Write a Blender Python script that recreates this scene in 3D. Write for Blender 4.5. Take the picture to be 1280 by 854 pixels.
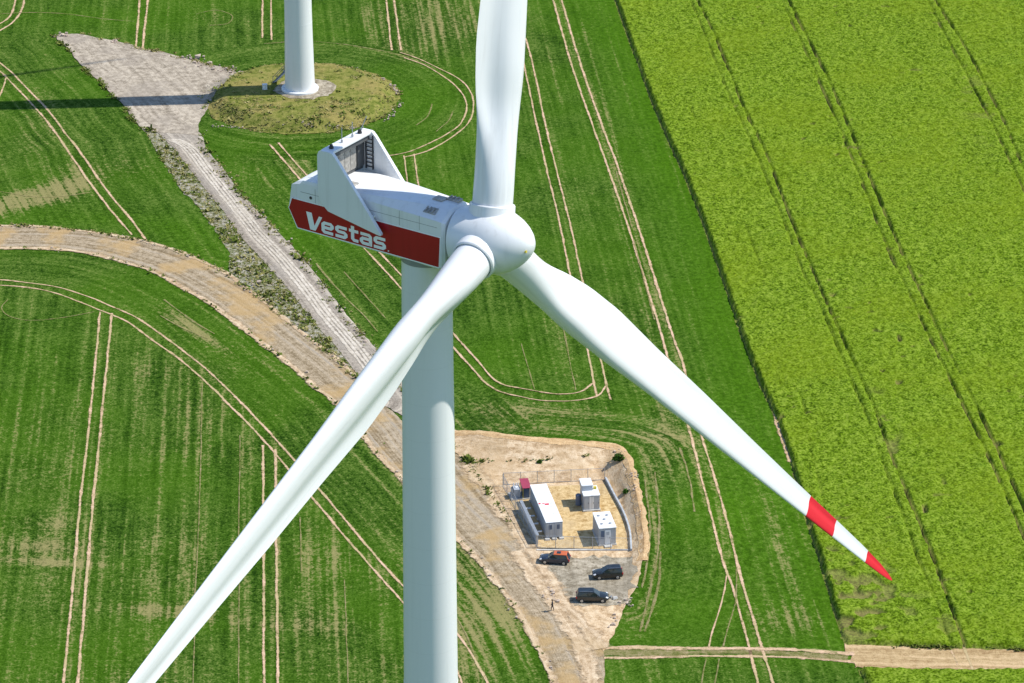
import bpy, bmesh, math, random
import numpy as np
from mathutils import Vector, Matrix, geometry

random.seed(7)
rng = np.random.default_rng(7)
for o in list(bpy.data.objects):
    bpy.data.objects.remove(o)
sc = bpy.context.scene
col = sc.collection
R = math.radians

# ------------------------------------------------------------------ camera, sky, sun, exposure
F_PX, PITCH, CAM_Z = 4781.0, R(24.5), 246.0          # long lens on a helicopter, 246 m above the fields
cam_d = bpy.data.cameras.new('camera')
cam = bpy.data.objects.new('camera', cam_d)
col.objects.link(cam)
cam_d.sensor_width = 36.0
cam_d.lens = F_PX / 1280 * 36
cam_d.clip_start, cam_d.clip_end = 5, 9000
cam.location = (0, 0, CAM_Z)
cam.rotation_euler = (R(90) - PITCH, 0, 0)
sc.camera = cam

SUN_EL, SUN_AZ = R(52), R(85.5)                       # azimuth from +Y towards +X
world = bpy.data.worlds.new('World')
sc.world = world
world.use_nodes = True
wn = world.node_tree.nodes
sky = wn.new('ShaderNodeTexSky')
sky.sky_type = 'NISHITA'
sky.sun_disc = False
sky.sun_elevation, sky.sun_rotation = SUN_EL, SUN_AZ
sky.air_density, sky.dust_density, sky.ozone_density = 1.1, 0.2, 4.0
world.node_tree.links.new(sky.outputs[0], wn['Background'].inputs[0])
wn['Background'].inputs[1].default_value = 0.14
sun_d = bpy.data.lights.new('sun', 'SUN')
sun_d.energy, sun_d.angle, sun_d.color = 4.6, R(0.53), (1.0, 0.955, 0.87)
sun = bpy.data.objects.new('sun', sun_d)
col.objects.link(sun)
sdir = Vector((math.sin(SUN_AZ) * math.cos(SUN_EL), math.cos(SUN_AZ) * math.cos(SUN_EL), math.sin(SUN_EL)))
sun.rotation_euler = (-sdir).to_track_quat('-Z', 'Y').to_euler()
sun.location = (150, 500, 300)
vs = sc.view_settings
vs.view_transform, vs.look, vs.exposure, vs.gamma = 'Standard', 'None', 0.18, 1.0
vs.use_curve_mapping = False

# ------------------------------------------------------------------ pixel -> place on the ground
CD, SD = math.cos(PITCH), math.sin(PITCH)

def ray(px, py):
    u, v = (px - 640) / F_PX, (427 - py) / F_PX
    return np.array([u, CD + v * SD, -SD + v * CD])

def gz(px, py, z=0.0):
    d = ray(px, py)
    t = (z - CAM_Z) / d[2]
    return np.array([d[0] * t, d[1] * t])

def pix(x, y, z=0.0):
    vx, vy, vz = x, y, z - CAM_Z
    w = vy * CD - vz * SD
    return 640 + F_PX * vx / w, 427 - F_PX * (vy * SD + vz * CD) / w

# ------------------------------------------------------------------ numpy noise
def _h(ix, iy, s):
    n = (ix.astype(np.int64) * 374761393 + iy.astype(np.int64) * 668265263 + s * 974634599) & 0x7fffffff
    n = ((n ^ (n >> 13)) * 1274126177) & 0x7fffffff
    return ((n ^ (n >> 16)) & 0xffff) / 65535.0

def vnoise(x, y, s=0):
    x, y = np.asarray(x, float), np.asarray(y, float)
    ix, iy = np.floor(x), np.floor(y)
    fx, fy = x - ix, y - iy
    fx, fy = fx * fx * (3 - 2 * fx), fy * fy * (3 - 2 * fy)
    a, b = _h(ix, iy, s), _h(ix + 1, iy, s)
    c, d = _h(ix, iy + 1, s), _h(ix + 1, iy + 1, s)
    return (a * (1 - fx) + b * fx) * (1 - fy) + (c * (1 - fx) + d * fx) * fy

def fbm(x, y, s=0, o=3):
    r, a, t = 0, 1.0, 0
    for k in range(o):
        r = r + a * vnoise(x * 2 ** k, y * 2 ** k, s + k)
        t += a
        a *= 0.5
    return r / t

def sstep(a, b, x):
    t = np.clip((x - a) / (b - a), 0, 1)
    return t * t * (3 - 2 * t)

def seg_dist(x, y, poly, vals=None):
    """distance of points to a polyline, length along it, and values interpolated along it"""
    poly = np.asarray(poly, float)
    best = np.full(x.shape, 1e9)
    al = np.zeros(x.shape)
    vv = None if vals is None else [np.zeros(x.shape) for _ in vals]
    L = 0.0
    for i in range(len(poly) - 1):
        a, b = poly[i], poly[i + 1]
        d = b - a
        l2 = d @ d + 1e-12
        t = np.clip(((x - a[0]) * d[0] + (y - a[1]) * d[1]) / l2, 0, 1)
        D = np.hypot(x - a[0] - t * d[0], y - a[1] - t * d[1])
        m = D < best
        best = np.where(m, D, best)
        al = np.where(m, L + t * math.sqrt(l2), al)
        if vv is not None:
            for j, w in enumerate(vals):
                vv[j] = np.where(m, w[i] + (w[i + 1] - w[i]) * t, vv[j])
        L += math.sqrt(l2)
    return (best, al) if vals is None else (best, al, vv)

def inside(x, y, poly):
    poly = np.asarray(poly, float)
    r = np.zeros(x.shape, bool)
    j = len(poly) - 1
    for i in range(len(poly)):
        xi, yi = poly[i]
        xj, yj = poly[j]
        if yi != yj:
            r ^= ((yi > y) != (yj > y)) & (x < (xj - xi) * (y - yi) / (yj - yi) + xi)
        j = i
    return r

# ------------------------------------------------------------------ terrain: flat farmland, a cut bank round the compound, a mound under the far turbine
CREST = [(566, 541, .2, 3), (600, 541, 1.1, 6), (640, 546, 1.7, 8.5), (680, 550, 1.9, 9.5), (720, 553, 2.0, 9.5), (760, 557, 2.0, 7),
         (778, 563, 2.0, 4), (786, 580, 2.0, 3.1), (795, 615, 1.9, 2.2), (801, 645, 1.6, 2.0), (805, 680, 1.2, 1.9), (803, 700, .6, 2),
         (797, 733, .25, 2), (782, 760, 0, 2)]
crest = np.array([gz(p[0], p[1], p[2]) for p in CREST])
crest_h, crest_w = [p[2] for p in CREST], [p[3] for p in CREST]
crest_poly = np.vstack([crest, [gz(770, 787), gz(757, 830), gz(755, 860), gz(693, 860), gz(570, 673), gz(500, 598), gz(480, 545), gz(545, 545)]])
MOUND_C, MOUND_R = np.array([-38.0, 645.5]), 17.3

def terr(x, y):
    x, y = np.asarray(x, float), np.asarray(y, float)
    D, al, (h, w) = seg_dist(x, y, crest, [crest_h, crest_w])
    ins = inside(x, y, crest_poly)
    p = D / w
    back = np.interp(p, [0, .12, .42, .50, 1.0], [1, .95, .60, .42, 0])
    side = np.interp(p, [0, .1, 1.0], [1, .95, 0])
    k = sstep(4.5, 7, w)
    zin = h * (back * k + side * (1 - k))
    zout = h * np.exp(-(D / 15) ** 2)
    z = np.where(ins, zin, zout)
    r = np.hypot(x - MOUND_C[0], y - MOUND_C[1]) + 1.6 * (vnoise(x * .22, y * .22, 5) - .5)
    return z + 1.5 * sstep(0, 3.6, MOUND_R - r)

def G(px, py):
    z = 0.0
    for _ in range(7):
        p = gz(px, py, z)
        z = float(terr(p[0], p[1]))
    return p

def GP(pts):
    return np.array([G(*p) for p in pts])

def smooth(pts, step=1.0):
    """Catmull-Rom through the points, resampled"""
    P = np.asarray(pts, float)
    P = np.vstack([2 * P[0] - P[1], P, 2 * P[-1] - P[-2]])
    out = []
    for i in range(1, len(P) - 2):
        a, b, c, d = P[i - 1:i + 3]
        n = max(2, int(np.linalg.norm(c - b) / step))
        for k in range(n):
            t = k / n
            out.append(.5 * ((2 * b) + (c - a) * t + (2 * a - 5 * b + 4 * c - d) * t * t + (3 * b - a - 3 * c + d) * t ** 3))
    out.append(P[-2])
    return np.array(out)

def densify(poly, step):
    out = []
    for i in range(len(poly)):
        a, b = poly[i], poly[(i + 1) % len(poly)]
        n = max(1, int(np.linalg.norm(b - a) / step))
        for k in range(n):
            out.append(a + (b - a) * k / n)
    return np.array(out)

# ------------------------------------------------------------------ materials
class NT:
    def __init__(s, name, rough=.8, spec=.3):
        s.m = bpy.data.materials.new(name)
        s.m.use_nodes = True
        s.t = s.m.node_tree
        s.b = s.t.nodes['Principled BSDF']
        s.b.inputs['Roughness'].default_value = rough
        s.b.inputs['Specular IOR Level'].default_value = spec
    def n(s, typ, **kw):
        nd = s.t.nodes.new('ShaderNode' + typ)
        for k, v in kw.items():
            if k.startswith('_'):
                setattr(nd, k[1:], v)
            else:
                key = int(k[1:]) if k[0] == 'i' and k[1:].isdigit() else k.replace('__', ' ')
                s.put(nd.inputs[key], v)
        return nd
    def put(s, inp, v):
        if hasattr(v, 'is_output'):
            s.t.links.new(v, inp)
        elif hasattr(v, 'outputs'):
            s.t.links.new(v.outputs[0], inp)
        else:
            inp.default_value = v
    def math(s, op, a, b=0.0, c=0.0, clamp=False):
        nd = s.n('Math', _operation=op, i0=a, i1=b, i2=c)
        nd.use_clamp = clamp
        return nd.outputs[0]
    def attr(s, name):
        return s.n('Attribute', _attribute_name=name).outputs['Fac']
    def pos(s):
        return s.n('NewGeometry').outputs['Position']
    def noise(s, vec, scale, detail=3, rough=.55):
        return s.n('TexNoise', Vector=vec, Scale=scale, Detail=detail, Roughness=rough).outputs[0]
    def vec(s, x, y, z=0.0):
        return s.n('CombineXYZ', i0=x, i1=y, i2=z).outputs[0]
    def ramp(s, fac, stops):
        nd = s.n('ValToRGB', i0=fac)
        cr = nd.color_ramp
        while len(cr.elements) < len(stops):
            cr.elements.new(.5)
        for e, (p, c) in zip(cr.elements, stops):
            e.position, e.color = p, (*c, 1)
        return nd.outputs[0]
    def mix(s, f, a, b):
        nd = s.t.nodes.new('ShaderNodeMix')
        nd.data_type = 'RGBA'
        s.put(nd.inputs[0], f)
        for k, v in ((6, a), (7, b)):
            s.put(nd.inputs[k], (*v, 1) if isinstance(v, tuple) and len(v) == 3 else v)
        return nd.outputs[2]
    def step(s, a, b, x):
        nd = s.n('MapRange', _interpolation_type='SMOOTHSTEP', i0=x, i1=a, i2=b)
        return nd.outputs[0]
    def color(s, c):
        s.put(s.b.inputs['Base Color'], (*c, 1) if isinstance(c, tuple) else c)
        return s
    def bump(s, h, strength=.5, dist=.1):
        nd = s.n('Bump', Strength=strength, Distance=dist, Height=h)
        s.t.links.new(nd.outputs[0], s.b.inputs['Normal'])
        return s

def plain(name, c, rough=.6, spec=.4, metal=0.0, var=.12, scale=1.5):
    """single-colour material with a little mottling and grime"""
    k = NT(name, rough, spec)
    k.b.inputs['Metallic'].default_value = metal
    co = k.n('TexCoord').outputs['Object']
    n1 = k.noise(co, scale, 4)
    k.color(k.mix(k.step(.3, .75, n1), tuple(x * (1 - var) for x in c), tuple(min(1, x * (1 + var * .5)) for x in c)))
    return k.m

def field_material(name, dark, mid, light, straw, lush, amount=0.0):
    k = NT(name, .9, .02)
    row, al, bare, lu = k.attr('row'), k.attr('along'), k.attr('bare'), k.attr('lush')
    p = k.pos()
    streak = k.noise(k.vec(k.math('MULTIPLY', row, 1.0), k.math('MULTIPLY', al, .09)), .75, 4, .6)
    lines = k.noise(k.vec(k.math('MULTIPLY', row, 1.0), k.math('MULTIPLY', al, .012), 3.3), 1.15, 2, .5)
    grain = k.noise(p, 1.15, 4, .66)
    fine = k.noise(p, 3.2, 2, .6)
    big = k.noise(p, .035, 3)
    mid_n = k.noise(p, .16, 3)
    t = k.math('ADD', k.math('MULTIPLY', streak, .17), k.math('MULTIPLY', lines, .19))
    t = k.math('ADD', k.math('ADD', t, k.math('MULTIPLY', grain, .32)), k.math('MULTIPLY', fine, .34))
    t = k.math('ADD', t, k.math('MULTIPLY', k.math('SUBTRACT', mid_n, .5), .12))
    green = k.ramp(t, [(.42, dark), (.505, mid), (.60, light)])
    green = k.mix(k.math('MULTIPLY', k.step(.40, .66, big), .38), green, lush)
    green = k.mix(k.math('MULTIPLY', lu, .75), green, k.mix(k.step(.35, .65, grain), tuple(x * .72 for x in lush), tuple(x * 1.15 for x in lush)))
    f = k.math('ADD', k.math('MULTIPLY', lines, .46), k.math('MULTIPLY', streak, .26))
    f = k.math('ADD', f, k.math('MULTIPLY', grain, .56))
    f = k.math('ADD', f, k.math('MULTIPLY', fine, .38))
    f = k.math('ADD', f, k.math('MULTIPLY', bare, k.math('ADD', .03, k.math('MULTIPLY', lines, .40))))
    f = k.math('ADD', f, amount)
    fl = k.math('MULTIPLY', k.step(.94, 1.16, f), .74)
    k.color(k.mix(fl, green, k.mix(grain, tuple(x * .8 for x in straw), straw)))
    k.bump(k.math('ADD', grain, k.math('MULTIPLY', fine, .5)), .55, .35)
    return k.m

def ground_material(name, stops, streak_w=.5, rut=(.5, .4, .3), rut_amt=.5, scale=.8, bump=.4, patch=None, patch_amt=.5, along_k=.04, warp_k=2.4, fray=0.0):
    """bare ground: stops for the grain, long ruts along the row coordinate, and patches of a second soil"""
    k = NT(name, 1.0, .02)
    p = k.pos()
    row, al = k.attr('row'), k.attr('along')
    warp = k.math('MULTIPLY', k.noise(p, .12, 2), warp_k)
    ruts = k.noise(k.vec(k.math('ADD', row, warp), k.math('MULTIPLY', al, along_k)), .9, 4, .6)
    grain = k.noise(p, scale, 6, .68)
    fine = k.noise(p, 5.0, 3, .7)
    big = k.noise(p, .11, 4, .6)
    t = k.math('ADD', k.math('MULTIPLY', grain, 1 - streak_w), k.math('MULTIPLY', ruts, streak_w))
    t = k.math('ADD', t, k.math('MULTIPLY', k.math('SUBTRACT', fine, .5), .35))
    c = k.ramp(t, [(.5 + (q - .5) * .60, cc) for q, cc in stops])
    c = k.mix(k.math('MULTIPLY', k.step(.52, .66, ruts), rut_amt), c, rut)
    if patch:
        c = k.mix(k.math('MULTIPLY', k.step(.47, .62, big), patch_amt), c, patch)
    if fray:                                          # ragged, partly overgrown margins
        e = k.math('ABSOLUTE', k.attr('edge'))
        e = k.math('ADD', e, k.math('MULTIPLY', k.math('SUBTRACT', k.noise(p, 1.3, 4, .7), .5), 1.5))
        e = k.math('ADD', e, k.math('MULTIPLY', k.math('SUBTRACT', k.noise(p, .18, 3), .5), 1.1 * fray))
        a = k.step(.92, .38, e)
        k.put(k.b.inputs['Alpha'], k.math('MULTIPLY', a, .62) if fray > 1.2 else a)
    k.color(c)
    k.bump(k.math('ADD', k.math('ADD', grain, k.math('MULTIPLY', ruts, .8)), k.math('MULTIPLY', fine, .5)), bump, .3)
    return k.m

M = {}
M['cereal'] = field_material('cereal', (.010, .034, .002), (.045, .102, .009), (.125, .185, .035), (.34, .285, .125), (.058, .150, .004))
M['far_field'] = field_material('far_field', (.018, .05, .004), (.045, .102, .009), (.10, .16, .028), (.36, .31, .14), (.056, .145, .004))
M['hardstand'] = ground_material('hardstand', [(.30, (0.213, 0.177, 0.133)), (.5, (0.378, 0.321, 0.249)), (.68, (0.543, 0.470, 0.370))], .40, (0.456, 0.391, 0.310), .3, .9, .4, (0.320, 0.274, 0.224), .5)
M['gravel_road'] = ground_material('gravel_road', [(.34, (0.213, 0.181, 0.146)), (.5, (0.349, 0.302, 0.245)), (.66, (0.485, 0.423, 0.344))], .6, (0.621, 0.539, 0.430), .75, 1.4, .4, (0.320, 0.288, 0.249), .35, .006, .5)
M['dirt_road'] = ground_material('dirt_road', [(.34, (.19, .14, .08)), (.5, (.345, .272, .18)), (.68, (.52, .42, .295))], .62, (.31, .275, .23), .8, 1.0, .45, (.46, .31, .14), .7, .007, .7)
M['sand'] = ground_material('sand', [(.32, (.38, .25, .135)), (.5, (.59, .43, .265)), (.68, (.75, .59, .40))], .35, (.65, .49, .32), .4, .8, .5, (.50, .35, .195), .55)
M['sand_fray'] = ground_material('sand_fray', [(.32, (.36, .25, .145)), (.5, (.55, .41, .265)), (.68, (.70, .56, .39))], .35, (.62, .48, .33), .4, .8, .4, (.48, .35, .20), .5, fray=1.0)
M['bank'] = ground_material('bank', [(.32, (0.400, 0.246, 0.122)), (.5, (0.620, 0.419, 0.220)), (.68, (0.740, 0.539, 0.312))], .55, (0.450, 0.288, 0.144), .55, .9, .6, (0.550, 0.372, 0.190), .4)
M['yellow_gravel'] = ground_material('yellow_gravel', [(.32, (.38, .245, .10)), (.5, (.55, .39, .19)), (.68, (.66, .50, .27))], .2, (.58, .43, .22), .25, 1.3, .3, (.50, .38, .22), .6)
M['grey_gravel'] = ground_material('grey_gravel', [(.32, (.17, .14, .095)), (.5, (.335, .29, .215)), (.68, (.50, .44, .34))], .25, (.42, .36, .27), .3, 1.0, .4, (.24, .205, .15), .6)
M['bare_strip'] = ground_material('bare_strip', [(.32, (0.300, 0.195, 0.095)), (.5, (0.450, 0.321, 0.167)), (.68, (0.580, 0.428, 0.243))], .6, (0.660, 0.465, 0.281), .6, .9, .4)
M['tyre_soil'] = ground_material('tyre_soil', [(.28, (.17, .17, .06)), (.44, (.50, .35, .21)), (.7, (.70, .48, .34))], .25, (.62, .45, .32), .3, .7, .3, (.46, .37, .19), .75, fray=.55)
M['rut_gravel'] = ground_material('rut_gravel', [(.30, (.38, .33, .26)), (.5, (.53, .47, .385)), (.7, (.66, .59, .50))], .3, (.6, .54, .45), .3, 1.2, .2, fray=1.0)
M['faint_soil'] = ground_material('faint_soil', [(.36, (.20, .20, .06)), (.54, (.36, .30, .14)), (.74, (.52, .40, .25))], .3, (.40, .32, .18), .3, .9, .3, fray=1.3)
M['mound'] = ground_material('mound', [(.30, (.075, .105, .016)), (.48, (.165, .18, .038)), (.68, (.27, .25, .075))], .2, (.20, .20, .05), .4, .9, .5, (.33, .25, .095), .55)
M['verge'] = ground_material('verge', [(.30, (.07, .085, .028)), (.46, (.21, .205, .11)), (.60, (.36, .33, .26)), (.72, (.50, .46, .40))], .15, (.34, .32, .27), .35, 1.3, .7, (.12, .16, .045), .5)

def leaf_material(name, a, b, c):
    k = NT(name, .8, .06)
    p = k.pos()
    k.color(k.ramp(k.math('ADD', k.math('MULTIPLY', k.noise(p, .5, 3), .5), k.math('MULTIPLY', k.noise(p, 5, 2), .5)), [(.36, a), (.5, b), (.64, c)]))
    return k.m

M['weed'] = leaf_material('weed', (.07, .11, .014), (.13, .17, .03), (.25, .24, .08))
M['weed_dry'] = leaf_material('weed_dry', (.14, .14, .04), (.26, .24, .08), (.42, .36, .17))
M['bush'] = leaf_material('bush', (.03, .07, .01), (.06, .13, .02), (.10, .19, .03))
M['stone'] = plain('stone', (.52, .42, .34), .9, .1, var=.35, scale=3)

def rape_material():
    k = NT('rape', .85, .04)
    p = k.pos()
    soil, h = k.attr('soil'), k.attr('hgt')
    g = k.noise(p, .9, 4, .66)
    f = k.noise(p, 2.9, 3, .68)
    big = k.noise(p, .05, 3)
    t = k.math('ADD', k.math('MULTIPLY', g, .34), k.math('MULTIPLY', f, .66))
    c = k.ramp(t, [(.40, (.034, .068, .001)), (.5, (.122, .205, .008)), (.595, (.230, .315, .036))])
    c = k.mix(k.math('MULTIPLY', k.step(.42, .66, big), .30), c, (.160, .222, .007))
    c = k.mix(k.math('MULTIPLY', k.step(.58, .72, k.noise(p, .5, 3)), .22), c, (.115, .215, .018))
    c = k.mix(k.math('MULTIPLY', k.step(.70, .78, k.noise(p, 2.4, 2)), k.step(.5, .62, big)), c, (.40, .38, .02))
    c = k.mix(soil, c, k.mix(g, (.16, .11, .055), (.30, .22, .12)))
    k.color(c)
    k.bump(f, .5, .25)
    return k.m
M['rape'] = rape_material()

def paint_material(name, c, rough=.32, streak=.10):
    k = NT(name, rough, .5)
    co = k.n('TexCoord').outputs['Object']
    n1 = k.noise(co, .35, 4)
    n2 = k.noise(k.n('Mapping', i0=co, Scale=(2.2, 2.2, .12)).outputs[0], 1.0, 4)
    c1 = k.mix(k.math('MULTIPLY', k.step(.5, .72, n2), streak * 2.0), c, (.55 * c[0], .54 * c[1], .50 * c[2]))
    k.color(k.mix(k.math('MULTIPLY', k.step(.48, .75, n1), streak), c1, (.72 * c[0], .72 * c[1], .70 * c[2])))
    k.put(k.b.inputs['Roughness'], k.math('ADD', rough - .08, k.math('MULTIPLY', n1, .2)))
    return k.m

def tower_paint():
    """the turbine's paint with fine weld lines round the shell and faint rain streaks"""
    k = NT('tower_white', .34, .5)
    co = k.n('TexCoord').outputs['Object']
    z = k.n('SeparateXYZ', i0=co).outputs[2]
    fr = k.math('FRACT', k.math('DIVIDE', z, 2.9))
    line = k.math('MULTIPLY', k.math('LESS_THAN', fr, .022), .07)
    plate = k.math('MULTIPLY', k.noise(k.vec(0.0, 0.0, k.math('FLOOR', k.math('DIVIDE', z, 2.9))), 3.7, 0), .05)
    st = k.noise(k.n('Mapping', i0=co, Scale=(2.6, 2.6, .06)).outputs[0], 1.0, 4)
    c = k.mix(k.math('ADD', k.math('ADD', line, plate), k.math('MULTIPLY', k.step(.5, .75, st), .12)), (.80, .81, .815), (.46, .46, .44))
    k.color(c)
    return k.m
M['tower_white'] = tower_paint()
M['white'] = paint_material('turbine_white', (.80, .81, .815))
M['nac_red'] = paint_material('stripe_red', (.40, .006, .016), .35)
M['blade_red'] = paint_material('blade_red', (.72, .022, .045), .35, .12)
M['letter'] = paint_material('letter_white', (.93, .94, .95), .4, .04)
M['dark'] = plain('dark_rubber', (.03, .032, .035), .6)
M['grey'] = plain('grey_metal', (.30, .31, .32), .5, metal=.3)
M['radiator'] = plain('radiator', (.44, .42, .385), .55, metal=.2, var=.3, scale=4)
M['frame_grey'] = plain('frame_grey', (.10, .105, .11), .6)
M['galv'] = plain('galvanised', (.42, .44, .46), .45, metal=.5)
M['cont_white'] = paint_material('container_white', (.78, .79, .80), .5, .22)
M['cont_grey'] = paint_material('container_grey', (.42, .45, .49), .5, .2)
M['panel_blue'] = plain('panel_blue', (.10, .14, .22), .5)
M['concrete'] = plain('concrete', (.58, .57, .54), .9, .1, var=.25, scale=2)
M['galv_wall'] = plain('galv_wall', (.46, .49, .51), .7, .2, var=.2)
M['maroon'] = plain('maroon', (.36, .05, .09), .5)
M['signal_red'] = plain('signal_red', (.70, .03, .05), .5)
M['yellow'] = plain('yellow_paint', (.62, .50, .05), .5)

# ------------------------------------------------------------------ mesh helpers
class MB:
    def __init__(s):
        s.v, s.f = [], []
    def add(s, verts, faces):
        o = len(s.v)
        s.v += [tuple(p) for p in verts]
        s.f += [tuple(i + o for i in f) for f in faces]
        return s
    def box(s, x0, x1, y0, y1, z0, z1):
        return s.add([(x, y, z) for x in (x0, x1) for y in (y0, y1) for z in (z0, z1)],
                     [(0, 1, 3, 2), (4, 6, 7, 5), (0, 4, 5, 1), (2, 3, 7, 6), (0, 2, 6, 4), (1, 5, 7, 3)])
    def bar(s, a, b, r, n=8, r2=None, cap=True):
        a, b = Vector(a), Vector(b)
        r2 = r if r2 is None else r2
        d = (b - a).normalized()
        q = d.to_track_quat('Z', 'Y')
        v = []
        for p, rr in ((a, r), (b, r2)):
            v += [p + q @ Vector((rr * math.cos(2 * math.pi * i / n), rr * math.sin(2 * math.pi * i / n), 0)) for i in range(n)]
        f = [(i, (i + 1) % n, n + (i + 1) % n, n + i) for i in range(n)]
        if cap:
            f += [tuple(range(n - 1, -1, -1)), tuple(range(n, 2 * n))]
        return s.add(v, f)
    def loft(s, rings, cap=True):
        n = len(rings[0])
        v = [p for r in rings for p in r]
        f = []
        for k in range(len(rings) - 1):
            for i in range(n):
                j = (i + 1) % n
                f.append((k * n + i, k * n + j, (k + 1) * n + j, (k + 1) * n + i))
        if cap:
            f += [tuple(range(n - 1, -1, -1)), tuple(range((len(rings) - 1) * n, len(rings) * n))]
        return s.add(v, f)
    def lathe(s, prof, axis='z', n=64, cap=True):
        rings = []
        for a, r in prof:
            ring = []
            for i in range(n):
                t = 2 * math.pi * i / n
                c, q = r * math.cos(t), r * math.sin(t)
                ring.append((c, q, a) if axis == 'z' else (a, c, q) if axis == 'x' else (q, a, c))
            rings.append(ring)
        return s.loft(rings, cap)
    def prism(s, poly, axis, a, b):
        """extrude a 2D polygon along an axis from a to b"""
        f3 = {'y': lambda p, t: (p[0], t, p[1]), 'x': lambda p, t: (t, p[0], p[1]), 'z': lambda p, t: (p[0], p[1], t)}[axis]
        n = len(poly)
        v = [f3(p, a) for p in poly] + [f3(p, b) for p in poly]
        f = [(i, (i + 1) % n, n + (i + 1) % n, n + i) for i in range(n)] + [tuple(range(n - 1, -1, -1)), tuple(range(n, 2 * n))]
        return s.add(v, f)
    def mesh(s, name, smooth_angle=None, bevel=0.0):
        me = bpy.data.meshes.new(name)
        me.from_pydata(s.v, [], s.f)
        bm = bmesh.new()
        bm.from_mesh(me)
        bmesh.ops.remove_doubles(bm, verts=bm.verts, dist=1e-5)
        bmesh.ops.recalc_face_normals(bm, faces=bm.faces)
        if bevel:
            es = [e for e in bm.edges if len(e.link_faces) == 2 and e.calc_face_angle(0) > R(40)]
            bmesh.ops.bevel(bm, geom=es, offset=bevel, segments=2, affect='EDGES', profile=.5, clamp_overlap=True)
        if smooth_angle:
            for f in bm.faces:
                f.smooth = True
            for e in bm.edges:
                if len(e.link_faces) == 2 and e.calc_face_angle(0) > R(smooth_angle):
                    e.smooth = False
        bm.to_mesh(me)
        bm.free()
        return me
    def build(s, name, mat, parent=None, smooth_angle=None, bevel=0.0, **kw):
        return link(name, s.mesh(name, smooth_angle, bevel), mat, parent, **kw)

def link(name, me, mat=None, parent=None, loc=None, rotz=0.0, matrix=None, kind=None, label=None, cat=None, group=None):
    o = bpy.data.objects.new(name, me)
    col.objects.link(o)
    if mat is not None and me is not None and len(me.materials) == 0:
        me.materials.append(mat if not isinstance(mat, str) else M[mat])
    if matrix is not None:
        o.matrix_basis = matrix
    else:
        if loc is not None:
            o.location = loc
        o.rotation_euler = (0, 0, rotz)
    if parent is not None:
        o.parent = parent
    for k, v in (('kind', kind), ('label', label), ('category', cat), ('group', group)):
        if v:
            o[k] = v
    return o

def thing(name, label, cat, loc=(0, 0, 0), rotz=0.0, group=None):
    return link(name, None, loc=loc, rotz=rotz, label=label, cat=cat, group=group)

def set_attr(me, name, arr):
    a = me.attributes.new(name, 'FLOAT', 'POINT')
    a.data.foreach_set('value', np.ascontiguousarray(arr, dtype=np.float32))

def grid_mesh(name, X, Y, Z, keep=None):
    ny, nx = X.shape
    idx = np.arange(nx * ny).reshape(ny, nx)
    q = np.stack([idx[:-1, :-1], idx[:-1, 1:], idx[1:, 1:], idx[1:, :-1]], -1).reshape(-1, 4)
    used = np.ones(nx * ny, bool)
    if keep is not None:
        q = q[keep.reshape(-1)]
        used[:] = False
        used[q.reshape(-1)] = True
    remap = np.cumsum(used) - 1
    q = remap[q]
    v = np.stack([X.ravel(), Y.ravel(), Z.ravel()], -1)[used]
    me = bpy.data.meshes.new(name)
    me.vertices.add(len(v))
    me.vertices.foreach_set('co', v.astype(np.float32).ravel())
    me.loops.add(len(q) * 4)
    me.loops.foreach_set('vertex_index', q.astype(np.int32).ravel())
    me.polygons.add(len(q))
    me.polygons.foreach_set('loop_start', np.arange(0, len(q) * 4, 4, dtype=np.int32))
    me.polygons.foreach_set('use_smooth', np.ones(len(q), bool))
    me.update(calc_edges=True)
    me.validate()
    return me, used

# ------------------------------------------------------------------ traced outlines of the setting (picture points on the ground)
HS_TOP = [(70, 45), (97, 43), (120, 48), (145, 52), (165, 57), (180, 62), (205, 66), (230, 73), (255, 80), (280, 85), (297, 92)]
HS_RIGHT = [(285, 102), (272, 112), (266, 124), (255, 143), (249, 155), (248, 168)]
HS_LEFT = [(72, 51), (85, 61), (97, 77), (110, 90), (125, 103), (140, 119), (152, 130), (165, 148), (178, 160), (192, 166)]
ACC_R = [(248, 168), (257, 190), (275, 211), (300, 245), (330, 276), (355, 302), (380, 330), (405, 362), (430, 395), (460, 430), (500, 480), (540, 528), (568, 562)]
ACC_L = [(196, 163), (212, 178), (225, 193), (250, 225), (280, 262), (305, 298), (332, 326), (360, 358), (393, 400), (423, 434), (450, 468), (480, 505)]
DR_UP = [(-60, 286), (0, 283), (40, 283), (75, 286), (110, 290), (150, 296), (185, 303), (215, 312), (240, 322), (265, 333), (285, 343), (303, 357), (330, 377), (360, 402), (385, 422), (410, 441), (445, 470), (470, 497)]
DR_LOW = [(-60, 314), (0, 311), (40, 311), (80, 313), (115, 318), (150, 327), (180, 336), (205, 347), (230, 361), (260, 378), (297, 405), (318, 422), (345, 443), (373, 465), (395, 485), (420, 504), (455, 547), (480, 577), (500, 598), (535, 636), (570, 672), (590, 692), (605, 710), (630, 740), (650, 768), (665, 795), (680, 825), (693, 854), (715, 905)]
DR_RIGHT = [(470, 497), (505, 528), (540, 552), (568, 566), (590, 585), (606, 607), (622, 632), (640, 652), (655, 676), (668, 694), (688, 730), (700, 752), (735, 790), (754, 815), (757, 832), (755, 856), (758, 905)]
acc_r, acc_l, dr_up, dr_low, dr_right = [smooth(GP(p), 1.0) for p in (ACC_R, ACC_L, DR_UP, DR_LOW, DR_RIGHT)]
hs_left, hs_top, hs_right = [smooth(GP(p), 1.0) for p in (HS_LEFT, HS_TOP, HS_RIGHT)]
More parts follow.
